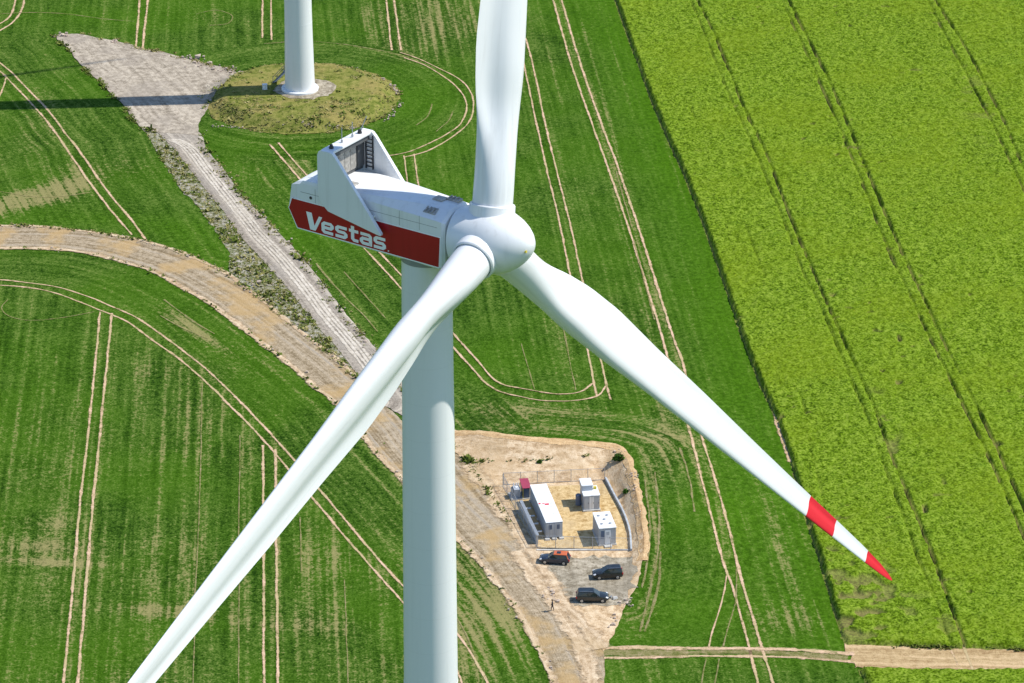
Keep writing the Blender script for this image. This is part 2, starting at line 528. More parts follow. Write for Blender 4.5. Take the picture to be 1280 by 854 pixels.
T1U = [(-40, 349), (0, 350), (37, 354), (75, 360), (113, 372), (138, 383), (170, 397), (213, 427), (250, 455), (286, 488), (320, 523), (370, 578), (423, 640), (460, 684), (501, 730), (540, 766), (575, 797), (605, 845), (612, 862)]
T1L = [(-40, 356), (0, 357), (37, 360), (70, 367), (100, 378), (122, 387), (140, 394), (163, 405), (190, 425), (225, 450), (263, 483), (288, 508), (320, 540), (360, 586), (405, 640), (460, 704), (501, 750), (540, 793), (570, 838), (580, 862)]
RAPE_L = [(757, -45), (770, 0), (790, 57), (815, 125), (840, 185), (854, 214), (878, 275), (906, 355), (926, 414), (951, 480), (971, 523), (990, 580), (1013, 662), (1030, 715), (1054, 797)]
STRIP_TOP = [(1058, 806), (1100, 807), (1132, 808), (1181, 810), (1230, 811), (1280, 813), (1420, 817)]
STRIP_BOT = [(1420, 845), (1280, 840), (1210, 840), (1146, 839), (1100, 837), (1067, 836)]

ROAD_POLY = np.vstack([dr_up, dr_right[1:], dr_low[::-1]])
def widen(P, Q, d):
    """move polyline P away from polyline Q by d metres"""
    T_ = np.gradient(P, axis=0)
    T_ /= np.linalg.norm(T_, axis=1)[:, None]
    N_ = np.stack([-T_[:, 1], T_[:, 0]], -1)
    away = P[len(P) // 2] - Q[len(Q) // 2]
    return P + N_ * d * (1 if N_[len(P) // 2] @ away > 0 else -1)
acc_r, acc_l = widen(acc_r, acc_l, .45), widen(acc_l, acc_r, .35)
ACC_POLY = np.vstack([acc_l, acc_r[::-1]])
HS_POLY = np.vstack([hs_top, hs_right[1:-1], acc_r[:2], acc_l[:2][::-1], hs_left[::-1]])
VERGE_POLY = GP([(178, 160), (190, 158), (197, 164), (212, 180), (225, 194), (250, 227), (280, 264), (305, 300), (332, 328), (360, 360), (393, 402), (423, 436), (450, 472), (446, 470), (410, 439), (385, 420), (360, 399), (330, 374), (303, 353), (286, 338), (287, 318), (270, 288), (250, 262), (226, 237), (203, 201), (190, 178)])
SAND_POLY = np.vstack([smooth(GP([(562, 537)] + [(p[0], p[1] - 2) for p in CREST[1:]] + [(770, 787), (760, 806), (755, 815)]), .7), GP([(735, 790), (700, 752), (686, 728), (668, 694), (655, 676), (640, 652), (622, 632), (606, 607), (590, 585), (568, 566)])])
FLOOR_POLY = np.array([(2.4, 488.9), (4.8, 489.5), (9, 490.0), (13.2, 490.3), (14.4, 486.0), (15.6, 480.6), (16.15, 475), (16.2, 470.2), (11, 469.9), (3.6, 470.4), (2.2, 474.5), (.3, 482.5), (-1.0, 487.5)])
PARK_POLY = GP([(668, 700), (700, 696), (740, 697), (790, 698), (797, 712), (792, 738), (784, 752), (768, 760), (750, 757), (735, 760), (720, 757), (706, 750), (692, 740), (680, 722)])
STRIP_POLY = np.vstack([smooth(GP(STRIP_TOP), 1.5), GP(STRIP_BOT)])

# ------------------------------------------------------------------ ground and cereal fields
MB().add([(-4500, -1500, -.2), (4500, -1500, -.2), (4500, 7000, -.2), (-4500, 7000, -.2)], [(0, 1, 2, 3)]).build('ground', 'far_field', kind='structure')
STEP = .6
X, Y = np.meshgrid(np.arange(-135, 135, STEP), np.arange(400, 740, STEP))
Z = terr(X, Y)

def row_coords(x, y):
    """across-row and along-row coordinates of the drilled crop: straight lands inside, headland passes along roads, mound and bank"""
    def straight(a):
        c, s = math.cos(R(a)), math.sin(R(a))
        return x * c - y * s, x * s + y * c
    row, al = straight(-3.4)
    r2, a2 = straight(-4.9)
    PXx, PYy = pix(x, y)
    # right of the access road the lands run with the centre tramlines
    east = ~inside(x, y, np.vstack([np.array([[-300, 300], [-300, 900]]), GP([(160, -60), (300, 60), (330, 276), (430, 395), (568, 562), (693, 854), (720, 910)])]))
    row, al = np.where(east, r2, row), np.where(east, a2, al)
    def over(m, d):
        nonlocal row, al
        row, al = np.where(m, d[0], row), np.where(m, d[1], al)
    d_low = seg_dist(x, y, dr_low[::3])
    t1 = smooth(GP(T1U), 3)
    over(inside(x, y, np.vstack([dr_low[::2], t1[::-1]])), d_low)
    d_accl = seg_dist(x, y, np.vstack([hs_left, GP([(203, 201), (250, 262), (287, 318), (330, 372)])])[::2])
    c_poly = GP([(-60, 60), (72, 45), (97, 77), (140, 119), (178, 160), (203, 201), (250, 262), (287, 318), (303, 353), (215, 310), (110, 290), (0, 283), (-60, 286)])
    over(inside(x, y, c_poly), d_accl)
    d_accr = seg_dist(x, y, acc_r[::3])
    over(east & (d_accr[0] < 15) & (y < 625), d_accr)
    rm = np.hypot(x - MOUND_C[0], y - MOUND_C[1])
    am = np.arctan2(y - MOUND_C[1], x - MOUND_C[0]) * 25
    over((rm < 30) & ~inside(x, y, c_poly), (rm, am))
    d_cr = seg_dist(x, y, crest)
    over(east & (d_cr[0] < 13) & ~((d_accr[0] < 13) & (y > 505)), d_cr)
    return row, al

def blob(PX, PY, cx, cy, rx, ry, ang=0.0):
    a = R(ang)
    dx, dy = PX - cx, PY - cy
    u, v = dx * math.cos(a) + dy * math.sin(a), -dx * math.sin(a) + dy * math.cos(a)
    return np.exp(-(u / rx) ** 2 - (v / ry) ** 2)

row, al = row_coords(X, Y)
PX, PY = pix(X, Y, Z)
bare = np.zeros(X.shape)
for cx, cy, rx, ry, an, s in [
        (545, 30, 60, 45, 0, .75), (470, 25, 40, 30, 0, .4), (660, 515, 110, 14, 3, .8), (810, 560, 40, 50, 30, .4), (815, 660, 20, 100, 3, .6), (790, 780, 30, 30, 0, .7),
        (60, 703, 90, 5, 3, .8), (215, 764, 80, 9, 4, .75), (330, 780, 120, 10, 3, .55), (40, 682, 45, 12, 2, .7), (70, 655, 50, 10, 0, .4), (240, 690, 120, 30, 0, .28),
        (610, 770, 55, 90, 30, .85), (560, 700, 45, 45, 30, .4), (430, 720, 60, 90, 20, .28), (60, 243, 75, 14, -18, 1.2), (15, 252, 40, 10, -8, 1.1), (90, 222, 35, 22, -20, .6), (165, 212, 40, 22, 20, .4),
        (50, 140, 26, 60, 25, .35), (45, 180, 30, 30, 0, .3), (800, 330, 14, 150, -15, .6), (745, 110, 10, 90, -15, .5), (815, 470, 12, 100, -17, .5), (880, 600, 20, 120, -15, .4),
        (990, 775, 45, 22, 0, .55), (980, 700, 16, 60, -14, .35), (690, 220, 40, 120, -12, .12), (700, 70, 30, 60, 0, .3), (400, 410, 60, 8, 27, .4), (235, 407, 60, 8, 28, .75), (250, 420, 50, 5, 28, .5),
        (410, 370, 14, 120, -38, .4), (330, 215, 45, 40, 0, .3), (375, 205, 20, 20, 0, .5), (430, 225, 60, 10, 0, .3), (255, 470, 80, 60, 0, .22), (60, 560, 80, 80, 0, .2), (270, 22, 60, 12, 8, .35),
        (700, 540, 160, 7, 3, .6), (200, 800, 140, 40, 0, .12), (880, 840, 120, 20, 0, .2), (500, 60, 30, 10, 20, .4), (690, 440, 90, 45, 0, .12), (330, 395, 35, 14, 30, .35)]:
    bare += s * blob(PX, PY, cx, cy, rx, ry, an)
bare *= .55 + .9 * fbm(X * .12, Y * .12, 21)
south_v = inside(X, Y, np.vstack([dr_low, np.array([[60, 380], [-300, 380], [-300, 560]])]))
bare += np.where(south_v, .15 * sstep(380, 520, PY) + .05 + .22 * sstep(.5, .75, fbm(X * .05, Y * .09, 25)), .04)
d_rl = seg_dist(X, Y, GP(RAPE_L))[0]
east = PX > 560
lush = np.where(east, .95 * np.exp(-(d_rl / 9) ** 2), 0) + .6 * blob(PX, PY, 910, 650, 40, 130, -15) + .5 * blob(PX, PY, 850, 760, 60, 45) + .45 * blob(PX, PY, 40, 450, 70, 40) + .5 * blob(PX, PY, 130, 275, 130, 14, 5) \
    + .6 * blob(PX, PY, 240, 310, 50, 40, 40) + .5 * blob(PX, PY, 420, 185, 90, 8) + .4 * blob(PX, PY, 540, 120, 60, 40) + .4 * blob(PX, PY, 620, 440, 60, 40) + .45 * blob(PX, PY, 330, 330, 60, 100, 35) + .3 * blob(PX, PY, 100, 20, 150, 25)
hide = np.zeros(X.shape, bool)
for poly in (ROAD_POLY, ACC_POLY, HS_POLY, SAND_POLY, STRIP_POLY, VERGE_POLY):
    hide |= inside(X, Y, poly) & (seg_dist(X, Y, np.vstack([poly, poly[:1]])[::2])[0] > 1.6)
hide |= np.hypot(X - MOUND_C[0], Y - MOUND_C[1]) < MOUND_R - 2.5
keep = ~(hide[:-1, :-1] & hide[1:, :-1] & hide[:-1, 1:] & hide[1:, 1:])

def cereal(name, mask):
    me, used = grid_mesh(name, X, Y, Z + .06 * (fbm(X * .8, Y * .8, 3) - .5), keep & mask)
    for n_, a_ in (('row', row), ('along', al), ('bare', np.clip(bare, 0, 1.4)), ('lush', np.clip(lush, 0, 1))):
        set_attr(me, n_, a_.ravel()[used])
    link(name, me, 'cereal', kind='structure')

xc, yc = X[:-1, :-1] + STEP / 2, Y[:-1, :-1] + STEP / 2
south = inside(xc, yc, np.vstack([dr_low, np.array([[60, 380], [-300, 380], [-300, 560]])]))
west = inside(xc, yc, GP([(-400, -80), (72, 45), (140, 119), (178, 160), (225, 193), (305, 298), (393, 400), (450, 468), (385, 422), (285, 343), (185, 303), (0, 283), (-60, 286), (-400, 290)]))
cereal('cereal_field', south)
cereal('cereal_field', west & ~south)
cereal('cereal_field', ~south & ~west)

# ------------------------------------------------------------------ draped sheets: roads, pads, bare soil
def drape(name, poly, mat, dz, step=1.0, jitter=.25, guide=None, seed=1, grid=None, kind='structure'):
    P = densify(np.asarray(poly), .7)
    P = P + jitter * 2 * np.stack([fbm(P[:, 0] * .9, P[:, 1] * .9, seed) - .5, fbm(P[:, 0] * .9, P[:, 1] * .9, seed + 9) - .5], -1)
    n = len(P)
    lo, hi = P.min(0), P.max(0)
    gx, gy = np.meshgrid(np.arange(lo[0], hi[0], step), np.arange(lo[1], hi[1], step))
    gx, gy = gx + .2 * step * rng.standard_normal(gx.shape), gy + .2 * step * rng.standard_normal(gy.shape)
    ok = inside(gx, gy, P)
    gx, gy = gx[ok], gy[ok]
    D = seg_dist(gx, gy, np.vstack([P, P[:1]]))[0]
    ok = D > .4 * step
    Q = np.vstack([P, np.stack([gx[ok], gy[ok]], -1)])
    res = geometry.delaunay_2d_cdt([Vector(q) for q in Q], [(i, (i + 1) % n) for i in range(n)], [], 1, 1e-4)
    V = np.array([tuple(v) for v in res[0]])
    z = terr(V[:, 0], V[:, 1]) + dz
    me = bpy.data.meshes.new(name)
    me.from_pydata(np.column_stack([V, z]).tolist(), [], res[2])
    me.polygons.foreach_set('use_smooth', np.ones(len(me.polygons), bool))
    d, a = seg_dist(V[:, 0], V[:, 1], guide) if guide is not None else (V[:, 0], V[:, 1])
    set_attr(me, 'row', d)
    set_attr(me, 'along', a)
    return link(name, me, mat, kind=kind)

drape('grassy_verge', VERGE_POLY, 'verge', .05, 1.2, .7, seed=31)
drape('dirt_road', ROAD_POLY, 'dirt_road', .075, 1.2, .35, dr_low[::2], 32)
drape('gravel_track', ACC_POLY, 'gravel_road', .10, 1.2, .25, acc_l[::2], 33)
drape('gravel_hardstand', HS_POLY, 'hardstand', .125, 1.4, .3, hs_left[::2], 34)
bank = drape('earth_bank', SAND_POLY, 'sand', .10, .7, .35, crest, 35)
drape('compound_floor', FLOOR_POLY, 'yellow_gravel', .14, 1.0, .12, seed=36)
drape('parking_gravel', PARK_POLY, 'grey_gravel', .14, 1.0, 1.3, seed=37)
drape('bare_soil_strip', STRIP_POLY, 'bare_strip', .07, 1.4, .9, smooth(GP(STRIP_TOP), 4), 38)
th_ = np.linspace(0, 2 * math.pi, 90, endpoint=False)
drape('grassy_mound', np.stack([MOUND_C[0] + (MOUND_R + .4) * np.cos(th_), MOUND_C[1] + (MOUND_R + .4) * np.sin(th_)], -1), 'mound', .06, .8, .9, seed=39)
TB = gz(375, 112, 1.5)                                # foot of the far turbine
th_ = np.linspace(0, 2 * math.pi, 40, endpoint=False)
drape('gravel_apron', np.stack([TB[0] + .9 + 5.6 * np.cos(th_), TB[1] + .3 + 5.4 * np.sin(th_)], -1), 'grey_gravel', .10, .9, .8, seed=40)

# pale spoil crest along the top of the cut bank
def strip_mesh(name, pts, w, mat, dz, seed=0, step=.8, wj=.35, guide=True, px=True, parent=None, kind='structure'):
    P = smooth(GP(pts) if px else pts, step)
    T = np.gradient(P, axis=0)
    T /= np.linalg.norm(T, axis=1)[:, None] + 1e-9
    N = np.stack([-T[:, 1], T[:, 0]], -1)
    s = np.arange(len(P)) * step
    hw = w / 2 * (1 + wj * 2 * (fbm(s * .7, s * 0 + seed, seed) - .5))
    off = .10 * (vnoise(s * .35, s * 0 + 7 + seed, seed) - .5)
    rows = []
    for k in (-1, 0, 1):
        q = P + N * (off + k * hw * (1 + .25 * (vnoise(s * 1.3, s * 0 + k, seed + 2) - .5)))[:, None]
        rows.append(np.column_stack([q, terr(q[:, 0], q[:, 1]) + dz]))
    n = len(P)
    V = np.vstack(rows)
    F = [(r * n + i, r * n + i + 1, (r + 1) * n + i + 1, (r + 1) * n + i) for r in (0, 1) for i in range(n - 1)]
    me = bpy.data.meshes.new(name)
    me.from_pydata(V.tolist(), [], F)
    set_attr(me, 'row', np.repeat([-1.0, 0, 1.0], n) * w)
    set_attr(me, 'along', np.tile(s, 3))
    set_attr(me, 'edge', np.repeat([-1.0, 0, 1.0], n))
    return link(name, me, mat, parent, kind=kind)

strip_mesh('spoil_crest', [(p[0], p[1] + 1) for p in CREST[:-2]], 1.5, 'bank', .125, 4, .6, .5)

# trampled margins where the road, the yard and the field run into each other
strip_mesh('worn_margin', [(586, 582), (606, 607), (622, 632), (640, 652), (655, 676), (668, 694), (688, 730), (700, 752), (735, 790), (752, 812)], 3.6, 'sand_fray', .155, 301, .8, .5)
strip_mesh('worn_margin', [(645, 690), (668, 722), (690, 755), (715, 790), (735, 830), (742, 870)], 3.2, 'sand_fray', .16, 302, .8, .5)
strip_mesh('worn_margin', DR_LOW[1:], 1.3, 'sand_fray', .12, 303, .8, .6)
strip_mesh('worn_margin', DR_UP[1:-1], 1.1, 'sand_fray', .12, 304, .8, .6)
# tyre tracks through the cereal crop (each a wheel rut of bare soil)
TR = [
    (T1U, .40, 'tyre_soil'), (T1L, .40, 'tyre_soil'),
    ([(125, 390), (118, 468), (110, 543), (104, 594), (99, 640), (92.7, 715), (86.5, 780), (79.7, 854), (77, 880)], .40, 'tyre_soil'),
    ([(139.6, 392), (131.6, 475), (125, 543), (120, 594), (115.3, 640), (109, 715), (102.8, 790), (97.2, 854), (94, 880)], .42, 'tyre_soil'),
    ([(329, 557), (329.4, 640), (329.7, 700), (329.8, 780), (329.7, 880)], .38, 'tyre_soil'), ([(344, 562), (345, 620), (345.5, 681), (346.6, 770), (347.6, 880)], .42, 'tyre_soil'),
    ([(253, 480), (250.6, 594), (247, 690), (244, 735), (243, 803), (241, 870)], .20, 'faint_soil'), ([(300, 545), (299.5, 594), (298, 690), (299, 740), (298, 870)], .18, 'faint_soil'),
    ([(375.6, 647), (376.8, 715)], .2, 'faint_soil'), ([(430.7, 725), (433, 790), (436, 870)], .18, 'faint_soil'),
    ([(-30, 60), (0, 79), (17.5, 94), (32.6, 110), (57.6, 135), (82.7, 168), (100, 190), (132.8, 237.6), (160, 270), (184, 302)], .42, 'tyre_soil'),
    ([(-30, 72), (0, 90), (10, 99), (37.6, 128), (65, 160), (87.7, 193), (115, 232.6), (140, 265), (165, 294)], .42, 'tyre_soil'), ([(8, 97), (4, 110), (-4, 128)], .35, 'tyre_soil'),
    ([(19.5, -12), (19, 2), (15, 16), (8, 25), (-4, 32)], .45, 'tyre_soil'), ([(31, -12), (30, 2), (25, 17), (14, 30), (-4, 41)], .45, 'tyre_soil'),
    ([(175, -15), (174, 8), (171.5, 38), (170, 60)], .42, 'tyre_soil'), ([(186, -15), (184.5, 5), (180, 42), (178, 63)], .45, 'tyre_soil'),
    ([(328, -15), (328, 20), (328, 48)], .36, 'tyre_soil'), ([(339, -15), (339, 20), (339.5, 50)], .36, 'tyre_soil'),
    ([(481, -15), (484, 10), (487, 40), (489.5, 63)], .42, 'tyre_soil'), ([(491, -15), (494, 10), (498, 40), (501.5, 63)], .42, 'tyre_soil'),
    ([(500, 66), (520, 72.5), (550, 86.5), (575, 100), (588, 115), (592, 133), (587, 152), (570, 168), (543, 185), (525, 192), (505, 197)], .34, 'tyre_soil'),
    ([(505, 72.5), (530, 81.5), (560, 100), (578, 118), (583.5, 135), (575.5, 155), (555, 170), (520, 187), (493, 194), (470, 196)], .34, 'tyre_soil'),
    ([(505, 195), (508, 216), (511, 238), (520, 290)], .3, 'tyre_soil'), ([(518, 193), (520.5, 214), (524, 236), (534, 290)], .3, 'tyre_soil'),
    ([(337, 181), (352, 198), (375.5, 225), (420, 275), (464.5, 320.5), (499.5, 359), (530, 395), (566, 434), (593, 464), (612, 483), (635, 493), (669, 500), (708, 502), (745, 496), (757, 483)], .36, 'tyre_soil'),
    ([(348, 179), (362, 195), (384, 220), (430, 270), (480.7, 323), (499.5, 342), (530, 376), (566, 417), (595, 449), (621, 477), (652, 486), (697, 493), (725, 490.5), (740.5, 480)], .36, 'tyre_soil'),
    ([(640, 18), (652.5, 70), (667.6, 140), (684, 214), (697.6, 270), (711.4, 338), (724, 395), (732.6, 429), (746, 496)], .36, 'tyre_soil'),
    ([(645, -5), (655, 40), (667.6, 88), (682.6, 160), (696, 214), (712.7, 280), (727, 346.6), (740, 405), (749, 440), (763, 500)], .36, 'tyre_soil'),
    ([(687, -15), (691.4, 0), (715, 82.7), (740, 155), (761.5, 214), (790.4, 300), (825.5, 414), (831, 434), (856.6, 520), (875.5, 593), (890.5, 650), (901.8, 694), (907.5, 712.5), (919, 745), (935, 805), (947.5, 854), (954, 880)], .40, 'tyre_soil'),
    ([(698, -15), (702, 0), (725, 78), (752.8, 158), (774, 214), (803, 300), (839, 414), (853, 453), (873, 532.6), (895.5, 605), (911, 660), (925, 717.5), (940, 770), (952.5, 810), (966, 854), (973, 880)], .44, 'tyre_soil'),
    ([(908, 720), (902.5, 752), (890, 792), (886, 809)], .26, 'tyre_soil'), ([(921, 712), (920, 747), (916, 765), (904, 808)], .24, 'faint_soil'),
    ([(882.5, 824), (876, 860)], .2, 'faint_soil'), ([(898.7, 824), (893, 860)], .2, 'faint_soil'),
    ([(752, 811), (800, 810), (847, 811), (952, 811.5), (1010, 814), (1068, 818.5)], .95, 'tyre_soil'), ([(752, 823), (800, 822.5), (875, 820.5), (990, 821.5), (1068, 828)], .72, 'tyre_soil'),
    ([(754, 816), (800, 816), (860, 816)], 2.3, 'faint_soil'), ([(850, 816), (950, 816), (1060, 822)], 1.5, 'faint_soil'),
    ([(968, 518), (975, 540), (984, 566), (988, 578)], .7, 'tyre_soil'),
    ([(1187, 808), (1192, 820), (1197, 832)], .3, 'tyre_soil'), ([(1204, 808), (1212, 828), (1223, 852)], .42, 'tyre_soil'),
    ([(652, 430), (660, 460), (668, 487)], .2, 'faint_soil'), ([(704, 410), (712, 450), (720, 488)], .22, 'faint_soil'),
    ([(792, 300), (805, 350), (818, 400)], .25, 'faint_soil'), ([(770, 214), (790, 285)], .25, 'faint_soil'),
    ([(850, 560), (862, 600), (868, 640)], .3, 'faint_soil'), ([(818, 590), (824, 640), (822, 690), (812, 740), (800, 790)], .35, 'faint_soil'), ([(806, 600), (812, 650), (811, 690), (803, 735)], .3, 'faint_soil'),
    ([(826, 690), (822, 735), (806, 790)], .4, 'faint_soil'), ([(570, 770), (583, 795), (594, 822)], .25, 'faint_soil'),
    ([(205, 375), (222, 388), (246, 405), (268, 418)], .35, 'faint_soil'), ([(200, 395), (228, 410), (260, 424)], .3, 'faint_soil'),
    ([(395, 330), (425, 365), (455, 395), (472, 415)], .3, 'faint_soil'), ([(430, 340), (455, 368), (482, 398)], .25, 'faint_soil'),
    ([(10, 375), (2, 385), (12, 396), (40, 401), (80, 397), (118, 390)], .2, 'faint_soil'), ([(0, 240), (40, 246), (75, 246), (112, 241)], .3, 'faint_soil'),
    ([(520, 157), (535, 145), (540, 130)], .25, 'faint_soil'), ([(545, 165), (560, 152), (566, 140)], .22, 'faint_soil'),
    ([(-5, 18), (40, 16), (85, 18), (130, 24), (168, 27)], .22, 'faint_soil'), ([(245, 18), (270, 13), (290, 20), (284, 30), (262, 32)], .22, 'faint_soil'), ([(330, 55), (380, 52), (430, 56), (480, 64)], .25, 'faint_soil'),
]
mid_acc = [((a[0] + b[0]) / 2, (a[1] + b[1]) / 2) for a, b in zip(ACC_L[1:11], [(222, 172), (250, 180), (275, 211), (312, 257), (343, 290), (368, 316), (396, 350), (430, 395), (458, 428), (487, 465)])]
for k_, off in enumerate((-9, -3.2, 2.6, 8)):
    strip_mesh('wheel_rut', [(p[0] + off * (.75 + .25 * i / 9), p[1]) for i, p in enumerate(mid_acc)], .75, 'rut_gravel', .135 + .004 * k_, 210 + k_, .9, .4)
for i, (pts, w, m) in enumerate(TR):
    strip_mesh('tyre_track', pts, w * 1.25, m, .055 + .0045 * (i % 9), i + 60, .9, .45)

# ------------------------------------------------------------------ oilseed rape: a waist-high canopy with wheel gaps cut through it
RTR = [
    ([(862, -15), (869, 0), (890.6, 42.6), (908, 85), (930, 140.5), (955, 191), (976, 246), (997, 300), (1012.6, 335), (1032.7, 383), (1046.5, 414), (1067, 460), (1092, 516), (1108.6, 560), (1136, 629), (1160, 687), (1184, 753), (1206, 812)], .95),
    ([(854, -15), (860.5, 0), (880.6, 47.6), (900.6, 100), (918, 140), (940.7, 188), (962, 240), (985, 297), (1003, 345), (1030, 400), (1055, 462), (1080, 520), (1100, 575), (1126, 646), (1146.5, 704.5), (1167, 753), (1187, 810)], .55),
    ([(976, -15), (983, 0), (1011, 56), (1039, 112), (1067, 179), (1092, 239), (1118, 300), (1130, 328), (1160.5, 390), (1170.5, 414), (1200, 475), (1243, 560), (1260, 598), (1280, 642), (1310, 710), (1350, 815)], .95),
    ([(967, -15), (974, 0), (1000.5, 56), (1025, 109), (1056.6, 182.6), (1084.7, 253), (1110, 318), (1130, 360), (1155.5, 414), (1185, 475), (1239, 584), (1260, 632), (1279, 677), (1300, 725), (1335, 815)], .8),
    ([(1157, -15), (1165.5, 0), (1207.6, 66.7), (1232, 112), (1257, 161.5), (1278, 214), (1330, 330)], .95),
    ([(1149, -15), (1157, 0), (1183, 52.7), (1225, 130), (1246, 172), (1278, 242), (1315, 330)], .8),
    ([(1006, 548), (1018, 590), (1030, 640)], .25), ([(930, 285), (943, 320), (955, 350)], .35), ([(1000, 500), (1008, 528)], .5), ([(862, 140), (868, 152)], .5)]
rape_poly = np.vstack([smooth(GP(RAPE_L), 2), smooth(GP(STRIP_TOP), 3), np.array([[170, 440], [150, 760], [10, 760]])])
rape_poly2 = np.vstack([GP([(1074, 838)]), smooth(GP([(1100, 838), (1146, 840), (1210, 841), (1280, 841), (1420, 847)]), 3), np.array([[150, 380], [30, 380]]), GP([(1087, 858)])])

def rape(name, poly, x0, x1, y0, y1, st, tracks):
    xx, yy = np.meshgrid(np.arange(x0, x1, st), np.arange(y0, y1, st))
    xx = xx - (yy - 445) * math.tan(R(5.2))
    xx, yy = xx + .25 * st * (rng.random(xx.shape) - .5), yy + .25 * st * (rng.random(yy.shape) - .5)
    sd = seg_dist(xx, yy, np.vstack([poly, poly[:1]]))[0] * np.where(inside(xx, yy, poly), 1, -1)
    edge = sd + .42 * (fbm(xx * 1.2, yy * 1.2, 41) - .5)
    cov = sstep(-.05, .35, edge)
    lump = fbm(xx * .85, yy * .85, 42, 3)
    tuft = vnoise(xx * 1.9, yy * 1.9, 45)
    h = .88 + .22 * (lump - .5) + .30 * (tuft - .5) + .35 * (fbm(xx * .06, yy * .06, 47) - .5) + .10 * (rng.random(xx.shape) - .5)
    gap = np.zeros(xx.shape)
    for pts, dep in tracks:
        line = smooth(GP(pts), 4)
        D, a = seg_dist(xx, yy, line)
        D = D + .30 * (fbm(xx * .5, yy * .5, 49) - .5)
        gap = np.maximum(gap, dep * (1 - sstep(.06, .30, D)) * (.5 + .6 * sstep(.2, .6, vnoise(a * .22, a * 0, int(dep * 100)))))
    gap = np.clip(gap, 0, 1)
    PXr, PYr = pix(xx, yy)
    thin = np.zeros(xx.shape)
    for cx, cy, rx, ry, an, s in [(1080, 760, 60, 45, 20, .9), (1065, 790, 26, 16, 0, .3), (1030, 690, 12, 40, -18, .5), (1110, 545, 10, 50, -20, .6), (1225, 135, 20, 60, -25, .3), (1180, 790, 30, 20, 0, .3)]:
        thin += s * blob(PXr, PYr, cx, cy, rx, ry, an)
    hole = sstep(.60, .72, fbm(xx * .45, yy * .45, 51) + .16 * thin) * np.clip(thin, 0, 1)
    hole = np.maximum(hole, .9 * sstep(.90, .95, vnoise(xx * .55, yy * .55, 53)) * sstep(.62, .7, vnoise(xx * .07, yy * .07, 54)))
    zz = .02 + h * cov * (1 - .93 * gap) * (1 - .8 * hole)
    soil = np.clip(np.maximum(np.maximum(sstep(.5, .9, gap) * .6, (1 - sstep(.02, .2, cov)) * .35), .7 * hole), 0, 1)
    kp = sd > -.45
    kp = kp[:-1, :-1] & kp[1:, :-1] & kp[:-1, 1:] & kp[1:, 1:]
    me, used = grid_mesh(name, xx, yy, zz + terr(xx, yy), kp)
    set_attr(me, 'soil', soil.ravel()[used])
    set_attr(me, 'hgt', zz.ravel()[used])
    link(name, me, 'rape', kind='structure')

rape('rapeseed_field', rape_poly, 34, 142, 438, 718, .25, RTR)
rape('rapeseed_field', rape_poly2, 30, 110, 420, 442, .35, [])

# ------------------------------------------------------------------ loose growth and rubble (nobody could count it)
def tufts(name, pts, mat, size, hgt, n=6, seed=0):
    """clumps of leaf-sized faces"""
    g = np.random.default_rng(seed)
    pts = np.asarray(pts)
    N = len(pts)
    z = terr(pts[:, 0], pts[:, 1])
    sc_ = np.exp(.35 * g.standard_normal(N))
    V, F = [], []
    for k in range(n):
        a = g.random(N) * 2 * math.pi
        lean = .25 + .9 * g.random(N)
        s = size * sc_ * (.6 + .8 * g.random(N))
        h = hgt * sc_ * (.4 + .8 * g.random(N))
        bx, by = pts[:, 0] + .5 * size * sc_ * g.standard_normal(N), pts[:, 1] + .5 * size * sc_ * g.standard_normal(N)
        ca, sa = np.cos(a), np.sin(a)
        b0 = np.stack([bx - sa * s * .35, by + ca * s * .35, z + .04], -1)
        b1 = np.stack([bx + sa * s * .35, by - ca * s * .35, z + .04], -1)
        t1 = np.stack([bx + sa * s * .3 + ca * s * lean, by - ca * s * .3 + sa * s * lean, z + h], -1)
        t0 = np.stack([bx - sa * s * .25 + ca * s * lean, by + ca * s * .25 + sa * s * lean, z + h * .9], -1)
        V.append(np.stack([b0, b1, t1, t0], 1).reshape(-1, 3))
    V = np.vstack(V)
    q = np.arange(len(V)).reshape(-1, 4)
    me = bpy.data.meshes.new(name)
    me.from_pydata(V.tolist(), [], q.tolist())
    return link(name, me, mat, kind='stuff')

def scatter(poly, n, seed, dens=None):
    g = np.random.default_rng(seed)
    poly = np.asarray(poly)
    lo, hi = poly.min(0), poly.max(0)
    p = lo + (hi - lo) * g.random((n * 4, 2))
    ok = inside(p[:, 0], p[:, 1], poly)
    p = p[ok]
    if dens is not None:
        p = p[g.random(len(p)) < dens(p[:, 0], p[:, 1])]
    return p[:n]

def along(pts, n, spread, seed, cl=.25):
    g = np.random.default_rng(seed)
    P = smooth(GP(pts), .5)
    p = P[g.integers(0, len(P), n * 3)] + spread * g.standard_normal((n * 3, 2))
    return p[vnoise(p[:, 0] * cl, p[:, 1] * cl, seed) > .5][:n]

clumpy = lambda x, y: sstep(.42, .62, fbm(x * .35, y * .35, 71))
tufts('verge_weeds', scatter(VERGE_POLY, 4600, 1, clumpy), 'weed', .19, .2, 8, 1)
tufts('verge_dry_grass', scatter(VERGE_POLY, 2600, 2), 'weed_dry', .20, .20, 6, 2)
rr_ = np.sqrt(rng.random(9000)) * (MOUND_R + .8)
ta_ = rng.random(9000) * 2 * math.pi
mp = np.stack([MOUND_C[0] + rr_ * np.cos(ta_), MOUND_C[1] + rr_ * np.sin(ta_)], -1)
mp = mp[np.hypot(mp[:, 0] - TB[0] - .9, mp[:, 1] - TB[1]) > 5.0]
rim = np.hypot(mp[:, 0] - MOUND_C[0], mp[:, 1] - MOUND_C[1]) / MOUND_R
frontish = (mp[:, 1] < MOUND_C[1] - 4)
sel = rng.random(len(mp)) < np.where(rim > .82, .5, np.where(frontish, .30, .08)) * (.25 + clumpy(mp[:, 0], mp[:, 1]))
